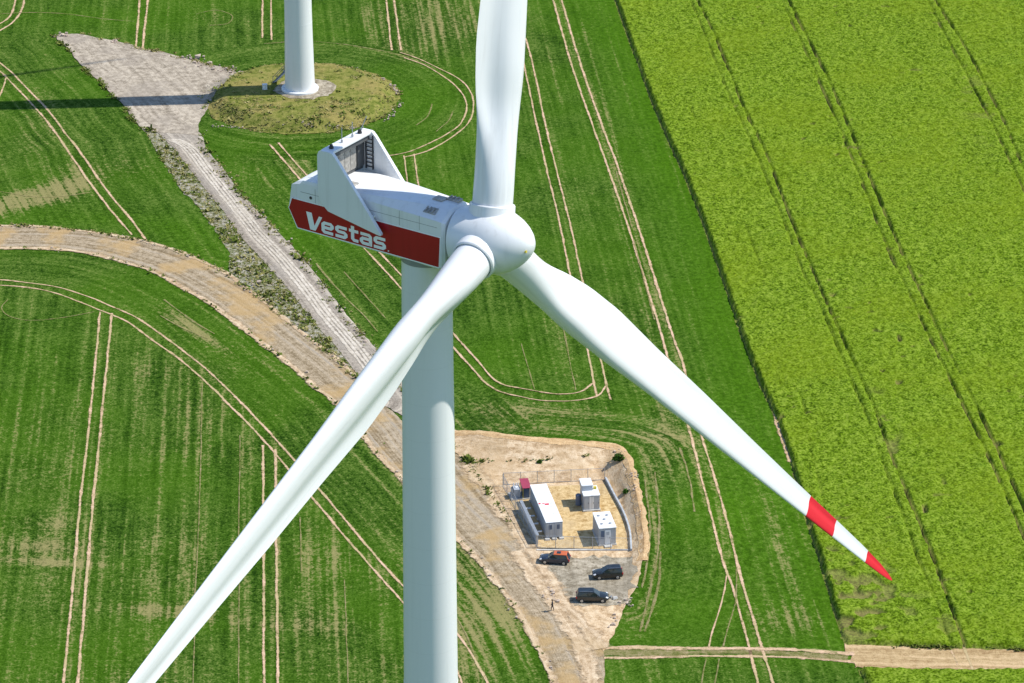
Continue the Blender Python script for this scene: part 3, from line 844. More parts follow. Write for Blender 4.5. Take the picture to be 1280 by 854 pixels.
mp = mp[sel]
tufts('mound_grass', mp[np.arange(len(mp)) % 3 > 0], 'weed_dry', .20, .14, 7, 3)
tufts('mound_weeds', mp[np.arange(len(mp)) % 3 == 0], 'weed', .22, .18, 7, 4)
tufts('roadside_weeds', np.vstack([along(DR_UP, 260, .2, 5, .9), along(DR_LOW, 150, .18, 6, .9), along(ACC_R, 260, .45, 7, .5), along([(590, 585), (606, 607), (622, 632), (640, 655)], 90, .25, 8, .4), along([(574, 566), (588, 576), (600, 577)], 110, .5, 9, .6), along(HS_LEFT, 260, .3, 10, .5),
                                   along([(605, 578), (640, 577), (690, 576), (735, 574)], 22, .15, 11, 1.2), along([(1058, 806), (1132, 808), (1280, 812)], 260, .25, 12, .6)]), 'weed', .22, .24, 7, 5)
tufts('track_margin_grass', np.vstack([along(ACC_R, 420, .6, 15, .4), along(HS_TOP, 360, .5, 16, .5), along(DR_UP, 360, .4, 17, .5)]), 'weed_dry', .2, .18, 6, 6)

def rubble(name, pts, size, seed, mat='stone'):
    g = np.random.default_rng(seed)
    mb = MB()
    for x, y in pts:
        s = size * math.exp(.4 * g.standard_normal())
        z = float(terr(x, y))
        v = [(x + s * a * (.6 + .5 * g.random()), y + s * b * (.6 + .5 * g.random()), z + .08 + s * .5 * (c + .6) * (.7 + .4 * g.random())) for a in (-.5, .5) for b in (-.5, .5) for c in (-.6, .7)]
        mb.add(v, [(0, 1, 3, 2), (4, 6, 7, 5), (0, 4, 5, 1), (2, 3, 7, 6), (0, 2, 6, 4), (1, 5, 7, 3)])
    me = bpy.data.meshes.new(name)
    me.from_pydata(mb.v, [], mb.f)
    return link(name, me, mat, kind='stuff')

mo = [(255, 158), (300, 160), (350, 161.5), (395, 162), (440, 160), (470, 156), (488, 146), (499, 134), (498, 120), (488, 106), (470, 94), (445, 86)]
rubble('mound_stones', along(mo, 170, .3, 21, .5), .18, 21)
rubble('verge_rubble', np.vstack([scatter(VERGE_POLY, 200, 22), along(ACC_R, 130, .7, 23, .5), along(DR_UP, 50, .5, 24, .6), along(DR_LOW, 60, .5, 25, .6)]), .20, 22)
rubble('hardstand_rubble', np.vstack([along([(230, 72), (262, 82), (290, 91)], 90, 1.0, 26, .4), along([(142, 53), (152, 54)], 30, .6, 27, .4), along([(75, 45), (95, 46)], 40, .5, 28, .4)]), .26, 26)
rubble('compound_rubble', np.vstack([along([(690, 735), (706, 748), (718, 752)], 80, 1.0, 29, .4), along([(770, 565), (786, 590), (798, 640)], 40, .5, 30, .4), along([(770, 785), (780, 765), (796, 735)], 50, .6, 33, .4)]), .2, 29)

# ------------------------------------------------------------------ wind turbines
RB, HUB_H, OVERHANG, TILT, CONE = 65.5, 141.1, 5.37, R(6.4), R(2.5)
HUB = np.array([-1.573, 247.37, HUB_H])
YAW = R(33)

# blade: local z along the span, x upwind, y towards the leading edge
ST = [(1.5, 2.85, 1.0, 17, .50), (3.0, 2.85, 1.0, 17, .50), (5.0, 2.92, .93, 17, .48), (8.0, 3.40, .68, 16, .43), (11.0, 4.15, .48, 14, .39), (14.0, 4.50, .38, 12, .36),
      (18.0, 4.40, .32, 9, .34), (24.0, 3.65, .27, 6, .33), (32.0, 3.05, .24, 3, .32), (40.0, 2.42, .21, 1.5, .32), (48.0, 1.88, .19, .5, .32), (55.0, 1.45, .18, -.5, .32),
      (60.0, 1.10, .17, -1, .33), (63.0, .80, .16, -1, .36), (64.6, .48, .16, -1, .42), (65.3, .22, .16, -1, .48), (65.5, .06, .2, -1, .5)]
PITCH_SET = 1.0
SPAN_K = 66.2 / 65.5
stA = np.array(ST)

def foil(c, th, blend, n=40):
    """closed section, first point at the leading edge; blend 1 = circle"""
    out = []
    for i in range(n):
        t = 2 * math.pi * i / n
        u = .5 - .5 * math.cos(t)
        yt = 5 * th * (.2969 * math.sqrt(u) - .126 * u - .3516 * u * u + .2843 * u ** 3 - .1036 * u ** 4)
        cam_ = .045 * 4 * u * (1 - u)
        w = cam_ + (yt if t < math.pi else -yt * (1 - .70 * float(sstep(.42, .80, np.array(u)))))
        cu, cw = u, .5 * math.sin(t)
        out.append((c * (u * (1 - blend) + cu * blend), c * (w * (1 - blend) + cw * blend)))
    return out

def blade_mesh(name, r0, r1, grow=0.0):
    rs = sorted(set([r0, r1] + [r for r in np.concatenate([np.arange(1.5, 62, 1.0), [62.5, 63.2, 63.8, 64.3, 64.7, 65.0, 65.25, 65.42, 65.5]]) if r0 < r < r1]))
    rings = []
    for r in rs:
        c, th, tw, ax = [float(np.interp(r, stA[:, 0], stA[:, k])) for k in (1, 2, 3, 4)]
        bl = float(1 - sstep(3.0, 10.5, np.array(r)))
        b = R(tw + PITCH_SET)
        ring = []
        for u, w in foil(c, min(th, .45), bl):
            du = (ax * c - u)                       # towards the leading edge
            le = (math.sin(b), math.cos(b))         # (x upwind, y motion)
            nr = (-math.cos(b), math.sin(b))        # suction side, downwind
            g = 1 + grow / max(.3, .5 * c)
            ring.append(((du * le[0] + w * nr[0]) * g + 1.0 * (r / RB) ** 2, (du * le[1] + w * nr[1]) * g, r * SPAN_K))
        rings.append(ring)
    return MB().loft(rings).mesh(name, 50)

def letters():
    """the maker's word on the stripe, drawn as heavy square strokes: one list of quads per character"""
    def stroke(pts, w, x0):
        P = []
        for i, p in enumerate(pts):                  # chamfer the corners
            if 0 < i < len(pts) - 1:
                a, b, c = [np.array(q, float) for q in (pts[i - 1], p, pts[i + 1])]
                for q in (a, c):
                    d = np.linalg.norm(q - b)
                    P.append(b + (q - b) / d * min(.12, d * .4))
            else:
                P.append(np.array(p, float))
        n = len(P)
        A, B = [], []
        for i in range(n):
            t0 = P[i] - P[i - 1] if i else P[1] - P[0]
            t1 = P[i + 1] - P[i] if i < n - 1 else t0
            n0 = np.array([-t0[1], t0[0]]) / np.linalg.norm(t0)
            n1 = np.array([-t1[1], t1[0]]) / np.linalg.norm(t1)
            m = n0 + n1
            m = m / max(.5, (m @ m) / 2)
            A.append(P[i] + m * w / 2)
            B.append(P[i] - m * w / 2)
        v = [(q[0] + x0, q[1]) for q in A] + [(q[0] + x0, q[1]) for q in B]
        return [[v[i], v[i + 1], v[n + i + 1], v[n + i]] for i in range(n - 1)]
    W = .25
    x = 0.0
    out = [[[(0, 1.42), (.42, 1.42), (.70, .0), (.28, 0)], [(.46, 0), (.70, 0), (1.24, 1.28), (.98, 1.28)]]]
    x += 1.16
    S_ = [[(.90, .88), (.13, .88), (.13, .5), (.82, .5), (.82, .12), (.02, .12)]]
    for ss, adv in (([[(.14, .5), (.83, .5), (.83, .87), (.13, .87), (.13, .12), (.90, .12)]], 1.06), (S_, 1.02), ([[(.32, 1.28), (.32, .12), (.76, .12)], [(.04, .88), (.76, .88)]], .86),
                    ([[(.06, .88), (.82, .88), (.82, .0)], [(.82, .52), (.13, .52), (.13, .12), (.82, .12)]], 1.05), (S_, 1.04)):
        out.append([q for st in ss for q in stroke(st, W, x)])
        x += adv
    out.append([[(x + .04, 0), (x + .13, 0), (x + .13, .1), (x + .04, .1)]])
    return out, x

def make_shared():
    S = {}
    S['blade'] = blade_mesh('blade', 1.5, 50.0)
    S['band1'] = blade_mesh('red_band', 50.0, 54.7)
    S['white2'] = blade_mesh('blade_tip', 54.7, 60.6)
    S['band2'] = blade_mesh('red_band', 60.6, 65.5)
    tw = [(0.0, 2.72), (.6, 2.70), (13, 2.46), (40, 2.32), (70, 2.20), (104, 2.02), (125, 1.90), (138.6, 1.80)]
    zs = [z for z in np.arange(.0, 138.6, 2.9)] + [138.6]
    S['tower'] = MB().lathe([(z, float(np.interp(z, [t[0] for t in tw], [t[1] for t in tw]))) for z in zs], 'z', 96).mesh('tower', 40)
    S['base_ring'] = MB().lathe([(.0, 3.35), (.42, 3.35), (.5, 3.25), (.5, 2.74), (.0, 2.74)], 'z', 64, cap=False).mesh('base_ring', 30)
    fl = MB()
    S['flange'] = fl.lathe([(-.09, 1.0), (-.09, 1.008), (.09, 1.008), (.09, 1.0)], 'z', 96, cap=False).mesh('flange', 30)
    # nacelle shell
    def ring(xr, hw, zb, zs_, yr, zt, rake=(0, 0, 0, 0, 0)):
        half = [(hw - .4, zb, rake[0]), (hw, zb + .32, rake[1]), (hw, -.4, rake[2]), (hw, zs_, rake[3]), (yr, zt, rake[4])]
        return [(xr + k, y, z) for y, z, k in half] + [(xr + rake[4], 0, zt + .04)] + [(xr + k, -y, z) for y, z, k in half[::-1]] + [(xr + rake[0], 0, zb)]
    rg = [ring(-16.10, 1.62, -1.62, 1.10, 1.4, 1.30, (.95, .80, 0, .22, .50)), ring(-15.93, 1.9, -1.95, 1.40, 1.72, 1.62, (.92, .75, -.1, .20, .52)), ring(-15.0, 1.99, -2.12, 1.62, 1.86, 1.88, (.2, .15, 0, .05, .25)), ring(-13.0, 2.0, -2.15, 1.72, 1.88, 1.98),
          ring(-10.0, 2.0, -2.26, 1.70, 1.86, 2.02), ring(-7.5, 2.0, -2.32, 1.60, 1.55, 2.05), ring(-5.2, 2.0, -2.38, 1.50, 1.20, 2.06), ring(-3.2, 2.0, -2.42, 1.42, 1.0, 2.0), ring(-2.75, 1.98, -2.40, 1.36, .98, 1.94), ring(-2.55, 1.8, -2.2, 1.25, .92, 1.75)]
    S['nacelle'] = MB().loft(rg).mesh('nacelle', 28)
    # side stripe
    def stripe(sy):
        e = 2.0
        outer = [(-15.66, .36), (-15.94, -.42), (-15.22, -1.80), (-2.98, -2.06), (-2.86, .20)]
        y0, y1 = sy * (e - .02), sy * (e + .014)
        return MB().prism(outer, 'y', min(y0, y1), max(y0, y1))
    S['stripe'] = [stripe(-1).mesh('red_stripe'), stripe(1).mesh('red_stripe')]
    def trim(sy):
        pts = [(-15.72, .42), (-16.0, -.42), (-15.27, -1.88), (-2.93, -2.15), (-2.79, .27)]
        y0, y1 = sy * (2.0 - .02), sy * (2.0 + .008)
        return MB().prism(pts, 'y', min(y0, y1), max(y0, y1))
    S['trim'] = [trim(-1).mesh('stripe_border'), trim(1).mesh('stripe_border')]
    glyphs, wid = letters()
    sx, sz = 7.05 / wid, .93
    S['letters'] = []
    for sy in (-1, 1):
        for quads in glyphs:
            mb = MB()
            for i, q in enumerate(quads):
                yy = sy * (2.014 + .004 + .0004 * (i % 5))
                # reads left to right on each side
                xx = lambda u: (-14.42 + u * sx) if sy < 0 else (-7.1 - u * sx)
                mb.add([(xx(a), yy, -1.70 + b * sz - .022 * (xx(a) + 14.2)) for a, b in q], [(0, 1, 2, 3)])
            S['letters'].append(mb.mesh('letter'))
    # cooler on the roof
    wing = [(-12.55, 4.92), (-12.78, 4.80), (-12.9, 4.5), (-12.9, 1.5), (-12.72, .95), (-12.05, .36), (-7.75, -.50), (-7.5, -.52), (-7.5, -.36), (-11.3, 4.55), (-11.6, 4.86), (-11.8, 4.92)]
    S['wing'] = [MB().prism(wing, 'y', -2.64, -2.34).mesh('cooler_wing', None, .03), MB().prism(wing, 'y', 2.34, 2.64).mesh('cooler_wing', None, .03)]
    S['wing_stay'] = MB().box(-.1, .1, -.2, .2, -.07, .07).mesh('wing_stay')
    S['top_bar'] = MB().box(-12.7, -11.7, -2.37, 2.37, 4.70, 4.90).mesh('top_bar', None, .04)
    S['back_frame'] = MB().box(-12.75, -12.45, -2.36, 2.36, 1.95, 2.25).box(-12.75, -11.85, -2.36, 2.36, 4.30, 4.69).box(-12.75, -12.3, -2.36, -2.1, 2.26, 4.24).box(-12.75, -12.3, 1.55, 2.36, 2.26, 4.24).mesh('cooler_frame')
    S['rad'] = MB().box(-12.66, -12.40, -.335, .335, 2.27, 4.23).mesh('radiator_panel', None, .03)
    S['fin'] = None
    lad = MB()
    for zz in np.arange(2.2, 4.6, .3):
        lad.box(-12.1, -11.5, 2.22, 2.28, zz, zz + .06)
    lad.box(-12.14, -12.06, 2.20, 2.30, 2.05, 4.65).box(-11.54, -11.46, 2.20, 2.30, 2.05, 4.65)
    S['ladder'] = lad.mesh('ladder')
    S['antenna'] = MB().bar((0, 0, 0), (0, 0, .18), .09, 10).bar((0, 0, .18), (0, 0, 1.15), .035, 8).mesh('antenna')
    S['lamp'] = MB().lathe([(0, .17), (.10, .17), (.16, .13), (.28, .12), (.33, .0001)], 'z', 16).mesh('beacon', 40)
    S['hatch'] = MB().box(-.42, .42, -.38, .38, 0, .10).mesh('roof_hatch', None, .03)
    S['vent'] = MB().box(-.5, .5, -.3, .3, 0, .16).box(-.38, -.3, -.24, .24, .16, .26).box(-.1, -.02, -.24, .24, .16, .26).box(.2, .28, -.24, .24, .16, .26).mesh('roof_vent')
    S['seam'] = MB().prism([(-14.9, 1.02), (-14.9, 1.05), (-3.1, .93), (-3.1, .90)], 'y', -2.004, -1.99).mesh('panel_seam')
    S['joint'] = MB().box(-.014, .014, -2.005, -1.99, .42, 1.5).mesh('panel_joint')
    S['eye'] = MB().lathe([(-2.02, .12), (-1.98, .12)], 'y', 12).mesh('porthole')
    S['neck'] = MB().lathe([(-2.75, 1.72), (-1.75, 1.72)], 'x', 48).mesh('bearing_neck', 40)
    S['spinner'] = MB().lathe([(-2.28, 2.05), (-2.2, 2.22), (-1.9, 2.30), (-.8, 2.38), (.3, 2.40), (1.0, 2.31), (1.6, 2.12), (2.2, 1.82), (2.7, 1.47), (3.1, 1.09), (3.4, .70), (3.56, .36), (3.62, .0001)], 'x', 80).mesh('spinner', 40)
    S['collar'] = MB().lathe([(1.2, 1.66), (2.52, 1.62), (2.60, 1.56), (2.60, 1.47), (2.35, 1.45)], 'z', 56, cap=False).mesh('blade_collar', 35)
    S['gap'] = MB().lathe([(2.3, 1.47), (2.46, 1.47), (2.46, 1.3)], 'z', 48, cap=False).mesh('collar_seal')
    S['nose_cap'] = MB().lathe([(3.30, .10), (3.42, .10)], 'x', 12).mesh('nose_plug')
    S['yaw_ring'] = MB().lathe([(138.5, 1.86), (138.95, 1.86)], 'z', 64).mesh('yaw_ring', 40)
    st = MB()
    for i in range(12):
        f = i / 11
        st.box(-5.9 + 2.7 * f - .14, -5.9 + 2.7 * f + .14, -.5, .5, .12 + 2.75 * f, .18 + 2.75 * f)
    st.box(-3.4, -2.4, -.7, .7, 2.95, 3.05)
    S['stair'] = st.mesh('stair')
    rl = MB()
    for yy in (-.52, .52):
        rl.bar((-6.0, yy, 1.15), (-3.2, yy, 4.05), .05).bar((-6.0, yy, .1), (-6.0, yy, 1.15), .05).bar((-3.2, yy, 2.9), (-3.2, yy, 4.05), .05).bar((-6.05, yy, .08), (-3.2, yy, 2.95), .09).bar((-3.2, yy * 1.3, 4.05), (-2.5, yy * 1.3, 4.05), .05)
    S['rail'] = rl.mesh('handrail')
    S['door'] = MB().box(-2.72, -2.50, -.45, .45, 3.05, 5.2).mesh('door', None, .03)
    return S

SH = make_shared()

def make_turbine(base, yaw, phase, label):
    t = thing('wind_turbine', label, 'wind turbine', base, -yaw, 'wind turbines')
    z0 = HUB_H - (base[2] if base[2] < 1 else 0)
    link('tower', SH['tower'], 'tower_white', t)
    tw = link('base_ring', SH['base_ring'], 'white', t)
    for z, r in ((13, 2.46), (40, 2.32), (70, 2.20), (104, 2.02)):
        f = link('tower_flange', SH['flange'], 'white', t, loc=(0, 0, z))
        f.scale = (r, r, 1)
    link('yaw_ring', SH['yaw_ring'], 'grey', t)
    N = Matrix.Translation((OVERHANG, 0, HUB_H))
    n = link('nacelle', SH['nacelle'], 'white', t, matrix=N)
    for k in (0, 1):
        link('stripe_border', SH['trim'][k], 'letter', n)
        link('red_stripe', SH['stripe'][k], 'nac_red', n)
    for me in SH['letters']:
        link('letter', me, 'letter', n)
    c = link('roof_cooler', SH['back_frame'], 'frame_grey', t, matrix=N)
    for k in (0, 1):
        link('cooler_wing', SH['wing'][k], 'white', c)
    for x, y, z in ((-8.5, -2.18, .6), (-11.1, -2.18, 1.28), (-8.5, 2.18, .6), (-11.1, 2.18, 1.28)):
        link('wing_stay', SH['wing_stay'], 'white', c, loc=(x, y, z))
    link('top_bar', SH['top_bar'], 'white', c)
    for k in range(5):
        link('radiator_panel', SH['rad'], 'radiator', c, loc=(0, -1.75 + .72 * k, 0))
    link('ladder', SH['ladder'], 'dark', c)
    for x, y in ((-12.2, -.55), (-12.2, .75)):
        link('antenna', SH['antenna'], 'galv', c, loc=(x, y, 4.9))
    an = link('antenna', SH['antenna'], 'galv', c, loc=(-12.45, 2.1, 4.9))
    an.rotation_euler = (R(-20), R(15), 0)
    for x, y in ((-12.2, -1.85), (-12.2, 1.65)):
        link('beacon', SH['lamp'], 'dark', c, loc=(x, y, 4.9))
    for x, y, z in ((-11.2, -.9, 2.04), (-4.3, .2, 2.08)):
        link('roof_hatch', SH['hatch'], 'radiator', n, loc=(x, y, z))
    v = link('roof_vent', SH['vent'], 'radiator', n, loc=(-4.0, -1.35, 1.72))
    v.rotation_euler = (R(25), 0, 0)
    link('roof_vent', SH['vent'], 'white', n, loc=(-3.4, .7, 2.0))
    link('panel_seam', SH['seam'], 'grey', n)
    for x in (-13.6, -6.3, -4.6):
        link('panel_joint', SH['joint'], 'grey', n, loc=(x, 0, 0))
    link('porthole', SH['eye'], 'dark', n, loc=(-14.0, 0, .75))
    A = N @ Matrix.Rotation(-TILT, 4, 'Y')
    link('bearing_neck', SH['neck'], 'dark', t, matrix=A)
    sp = link('spinner', SH['spinner'], 'white', t, matrix=A)
    link('nose_plug', SH['nose_cap'], 'yellow', sp, loc=(.06, -.62, -.25))
    for k in range(3):
        # blade k: phase measured from straight up towards +y
        a = phase + k * 2 * math.pi / 3
        B = A @ Matrix.Rotation(-a, 4, 'X') @ Matrix.Rotation(CONE, 4, 'Y')
        link('blade_collar', SH['collar'], 'white', sp, matrix=A.inverted() @ B)
        link('collar_seal', SH['gap'], 'dark', sp, matrix=A.inverted() @ B)
        b = link('blade', SH['blade'], 'white', t, matrix=B)
        link('red_band', SH['band1'], 'blade_red', b)
        link('blade_tip', SH['white2'], 'white', b)
        link('red_band', SH['band2'], 'blade_red', b)
    return t

mx, my = HUB[0] - OVERHANG * math.cos(YAW), HUB[1] + OVERHANG * math.sin(YAW)
make_turbine((mx, my, 0), YAW, R(14.4), 'large white wind turbine in the foreground with red striped nacelle facing the camera')
far = make_turbine((TB[0], TB[1], 1.5), R(46), R(8), 'white turbine tower rising from the round grassy mound behind')
for nm, me, mt in (('stair', SH['stair'], 'galv'), ('handrail', SH['rail'], 'panel_blue'), ('door', SH['door'], 'grey')):
    o = link(nm, me, mt, far)
    o.rotation_euler = (0, 0, R(46 - 38))
c0 = gz(331, 112, 1.5)
cb = thing('utility_cabinet', 'small white cabinet beside the stair foot on the grassy mound', 'cabinet', (c0[0], c0[1], 1.5), .2)
MB().box(-.4, .4, -.3, .3, .08, .95).build('body', 'cont_white', cb, bevel=.03)
MB().box(-.46, .46, -.36, .36, .96, 1.04).build('lid', 'cont_white', cb)
MB().box(-.45, .45, -.35, .35, -.1, .08).build('plinth', 'concrete', cb)

# ------------------------------------------------------------------ fenced compound
FL = .14
def unit(name, label, cat, x0, x1, y0, y1, ang, z=FL):
    t = thing(name, label, cat, ((x0 + x1) / 2, (y0 + y1) / 2, z), ang)
    return t, (x1 - x0) / 2, (y1 - y0) / 2

def ribbed(mb, hx, hy, z0, z1, side, n, d=.045):
    """vertical corrugations proud of a wall"""
    for i in range(n):
        if side in 'lr':
            yy = -hy + .15 + (2 * hy - .3) * (i + .5) / n
            w = (2 * hy - .3) / n * .28
            x = hx if side == 'r' else -hx
            mb.box(min(x, x + (d if side == 'r' else -d)), max(x, x + (d if side == 'r' else -d)), yy - w, yy + w, z0, z1)
        else:
            xx = -hx + .15 + (2 * hx - .3) * (i + .5) / n
            w = (2 * hx - .3) / n * .28
            y = hy if side == 'b' else -hy
            mb.box(xx - w, xx + w, min(y, y + (d if side == 'b' else -d)), max(y, y + (d if side == 'b' else -d)), z0, z1)

# long container
t = thing('storage_container', 'long white container with pale roof in the fenced compound', 'container', (4.80, 479.15, FL), R(10.5))
hx, hy = 1.17, 5.95
mb = MB().box(-hx, hx, -hy, hy, .22, 2.50)
ribbed(mb, hx, hy, .35, 2.38, 'l', 34)
ribbed(mb, hx, hy, .35, 2.38, 'r', 34)
mb.build('body', 'cont_grey', t)
rf = MB().box(-hx - .03, hx + .03, -hy - .03, hy + .03, 2.503, 2.60).build('roof', 'cont_white', t, bevel=.02)
rb = MB()
for i in range(16):
    yy = -hy + .5 + i * .73
    rb.box(-hx + .12, hx - .12, yy - .1, yy + .1, 2.603, 2.615)
rb.build('roof_ribs', 'cont_white', rf)
rm = MB()
for x, y, w, h in ((-.95, -.05, .14, .16), (-.45, -.2, .16, .12), (.02, -.42, .30, .22)):
    rm.box(x - w, x + w, y - h, y + h, 2.618, 2.624)
rm.build('red_roof_marking', 'signal_red', rf)
for sx in (-1, 1):
    d = MB().box(sx * .57 - .53, sx * .57 + .53, -hy - .05, -hy - .002, .34, 2.40).build('door', 'cont_grey', t)
    lb = MB()
    for q in (-.25, .1):
        lb.bar((sx * .57 + q * sx, -hy - .09, .36), (sx * .57 + q * sx, -hy - .09, 2.38), .025, 6)
    lb.build('lock_bar', 'galv', d)
    MB().box(sx * .57 - .22, sx * .57 + .22, -hy - .07, -hy - .052, 1.5, 2.2).build('louvre', 'panel_blue', d)
MB().box(-hx + .06, hx - .06, -hy - .04, -hy - .003, 2.405, 2.49).build('header_beam', 'panel_blue', t)
for x, y in ((-1.0, -6.1), (0, -6.15), (1.0, -6.1), (-1.0, 0), (1.0, 0), (-1.0, 5.8), (1.0, 5.8)):
    MB().box(x - .32, x + .32, y - .3, y + .3, 0, .215).build('foundation_block', 'concrete', t)

# low screen wall on the container's shadow side, tied back to it
w = thing('screen_wall', 'long low grey screen wall left of the long container', 'wall', (2.40, 476.9, FL), R(12))
MB().box(-.10, .10, -5.4, 5.4, .0, 1.35).build('panel', 'cont_grey', w)
MB().box(-.24, .24, -5.45, 5.45, 1.352, 1.46).build('coping', 'galv', w, bevel=.03)
for y in (-3.6, -1.2, 1.2, 3.6):
    MB().box(.11, 1.05, y - .10, y + .10, .95, 1.10).build('tie_beam', 'cont_white', w)

# switchgear with maroon lid at the left back
t = thing('transformer_unit', 'open transformer unit with maroon lid behind the screen wall', 'transformer', (1.15, 486.3, FL), R(10))
MB().box(-1.5, 1.4, -1.1, 1.3, 0, .18).build('plinth', 'concrete', t)
MB().box(-1.0, -.05, -.7, .7, .182, 1.5).build('tank', 'cont_grey', t, bevel=.04)
for i in range(6):
    MB().box(-1.22, -1.003, -.62 + i * .23, -.52 + i * .23, .4, 1.35).build('cooling_fin', 'grey', t)
MB().box(-.72, -.32, -.3, .1, 1.502, 1.62).build('cover', 'cont_white', t)
for x in (-.85, -.5, -.2):
    MB().lathe([(1.502, .09), (1.6, .05), (1.68, .09), (1.76, .05), (1.84, .08), (2.05, .03)], 'z', 12).build('bushing', 'cont_white', t, 40).location = (x, .45, 0)
MB().box(.30, 1.25, -.9, 1.1, .182, 1.75).build('cabinet', 'panel_blue', t, bevel=.03)
MB().prism([(-1.2, 1.80), (1.5, 2.02), (1.5, 2.09), (-1.2, 1.87)], 'x', .15, 1.40).build('lid', 'maroon', t)
for x, y in ((.25, -1.0), (1.3, -1.0), (.25, 1.3), (1.3, 1.3)):
    MB().box(x - .04, x + .04, y - .04, y + .04, .182, 1.80 if y < 0 else 1.98).build('post', 'yellow', t)

# inverter with stepped roof
t = thing('inverter_cabinet', 'white equipment cabinet with a smaller box on its roof', 'cabinet', (11.05, 483.35, FL), R(8))
hx, hy = 1.13, 1.5
MB().box(-hx - .1, hx + .1, -hy - .25, hy + .1, 0, .2).build('plinth', 'concrete', t)
b = MB().box(-hx, hx, -hy, hy, .202, 2.30).build('body', 'cont_grey', t)
MB().box(-hx - .06, hx + .06, -hy - .06, hy + .06, 2.303, 2.42).build('roof', 'cont_white', t, bevel=.02)
for i in range(3):
    x = -.74 + i * .74
    d = MB().box(x - .33, x + .33, -hy - .04, -hy - .002, .32, 2.2).build('door', 'cont_white' if i == 1 else 'cont_grey', t)
    MB().box(x + .22, x + .26, -hy - .08, -hy - .042, 1.1, 1.35).build('handle', 'dark', d)
u = MB().box(-1.18, .35, .0, 2.2, 2.423, 3.20).build('roof_box', 'cont_grey', t)
MB().box(-1.24, .41, -.06, 2.26, 3.203, 3.30).build('cap', 'cont_white', u, bevel=.02)
MB().box(-1.1, -.2, 1.52, 2.1, .0, 2.42).build('rear_column', 'cont_grey', t)
MB().lathe([(.2, .42), (1.7, .42), (1.85, .25)], 'z', 20).build('drum', 'panel_blue', t, 40).location = (-1.62, .3, 0)
MB().box(.55, .95, .3, .7, 2.423, 2.75).build('vent_hood', 'yellow', t)

# kiosk with roof ventilators
t = thing('substation_kiosk', 'white kiosk with five round roof vents and a door in front', 'kiosk', (12.85, 473.6, FL), R(9.6))
hx, hy = 1.17, 2.42
MB().box(-hx - .1, hx + .1, -hy - .1, hy + .1, 0, .2).build('plinth', 'concrete', t)
mb = MB().box(-hx, hx, -hy, hy, .202, 2.68)
ribbed(mb, hx, hy, .35, 2.55, 'l', 9, .03)
ribbed(mb, hx, hy, .35, 2.55, 'r', 9, .03)
mb.build('body', 'cont_grey', t)
rf = MB().box(-hx - .07, hx + .07, -hy - .07, hy + .07, 2.683, 2.80).build('roof', 'cont_white', t, bevel=.03)
for x, y in ((-.6, 1.3), (.6, 1.3), (0, .1), (-.6, -1.2), (.6, -1.2)):
    MB().lathe([(2.80, .2), (2.86, .22), (2.90, .12), (2.91, .001)], 'z', 16).build('roof_vent', 'galv', rf, 40).location = (x, y, 0)
d = MB().box(-.38, .42, -hy - .05, -hy - .002, .3, 2.4).build('door', 'cont_white', t)
MB().box(-.2, .24, -hy - .07, -hy - .052, 1.65, 2.2).build('louvre', 'cont_grey', d)
MB().box(.28, .33, -hy - .09, -hy - .052, 1.15, 1.4).build('handle', 'dark', d)
MB().box(-.95, -.5, -hy - .035, -hy - .002, 1.2, 2.3).build('side_louvre', 'panel_blue', t)
MB().box(-.5, .55, -hy - .7, -hy - .11, 0, .18).build('step', 'concrete', t)

# low concrete wall at the foot of the bank
wp = smooth(np.array([(13.45, 491.6), (14.39, 487.0), (15.75, 480.6), (16.45, 474.8), (16.5, 469.4)]), 1.2)
V, F = [], []
Tn = np.gradient(wp, axis=0)
Tn /= np.linalg.norm(Tn, axis=1)[:, None]
Nn = np.stack([-Tn[:, 1], Tn[:, 0]], -1)
for p, n_ in zip(wp, Nn):
    for s_, z_ in ((-.13, -.1), (.13, -.1), (.13, .62), (-.13, .62)):
        q = p + n_ * s_
        V.append((q[0], q[1], z_))
for i in range(len(wp) - 1):
    for k in range(4):
        F.append((i * 4 + k, i * 4 + (k + 1) % 4, (i + 1) * 4 + (k + 1) % 4, (i + 1) * 4 + k))
F += [(3, 2, 1, 0), tuple(len(V) - 4 + k for k in range(4))]
MB().add(V, F).build('retaining_wall', 'galv_wall', bevel=.02, label='low pale concrete retaining wall along the right side of the compound', cat='wall')

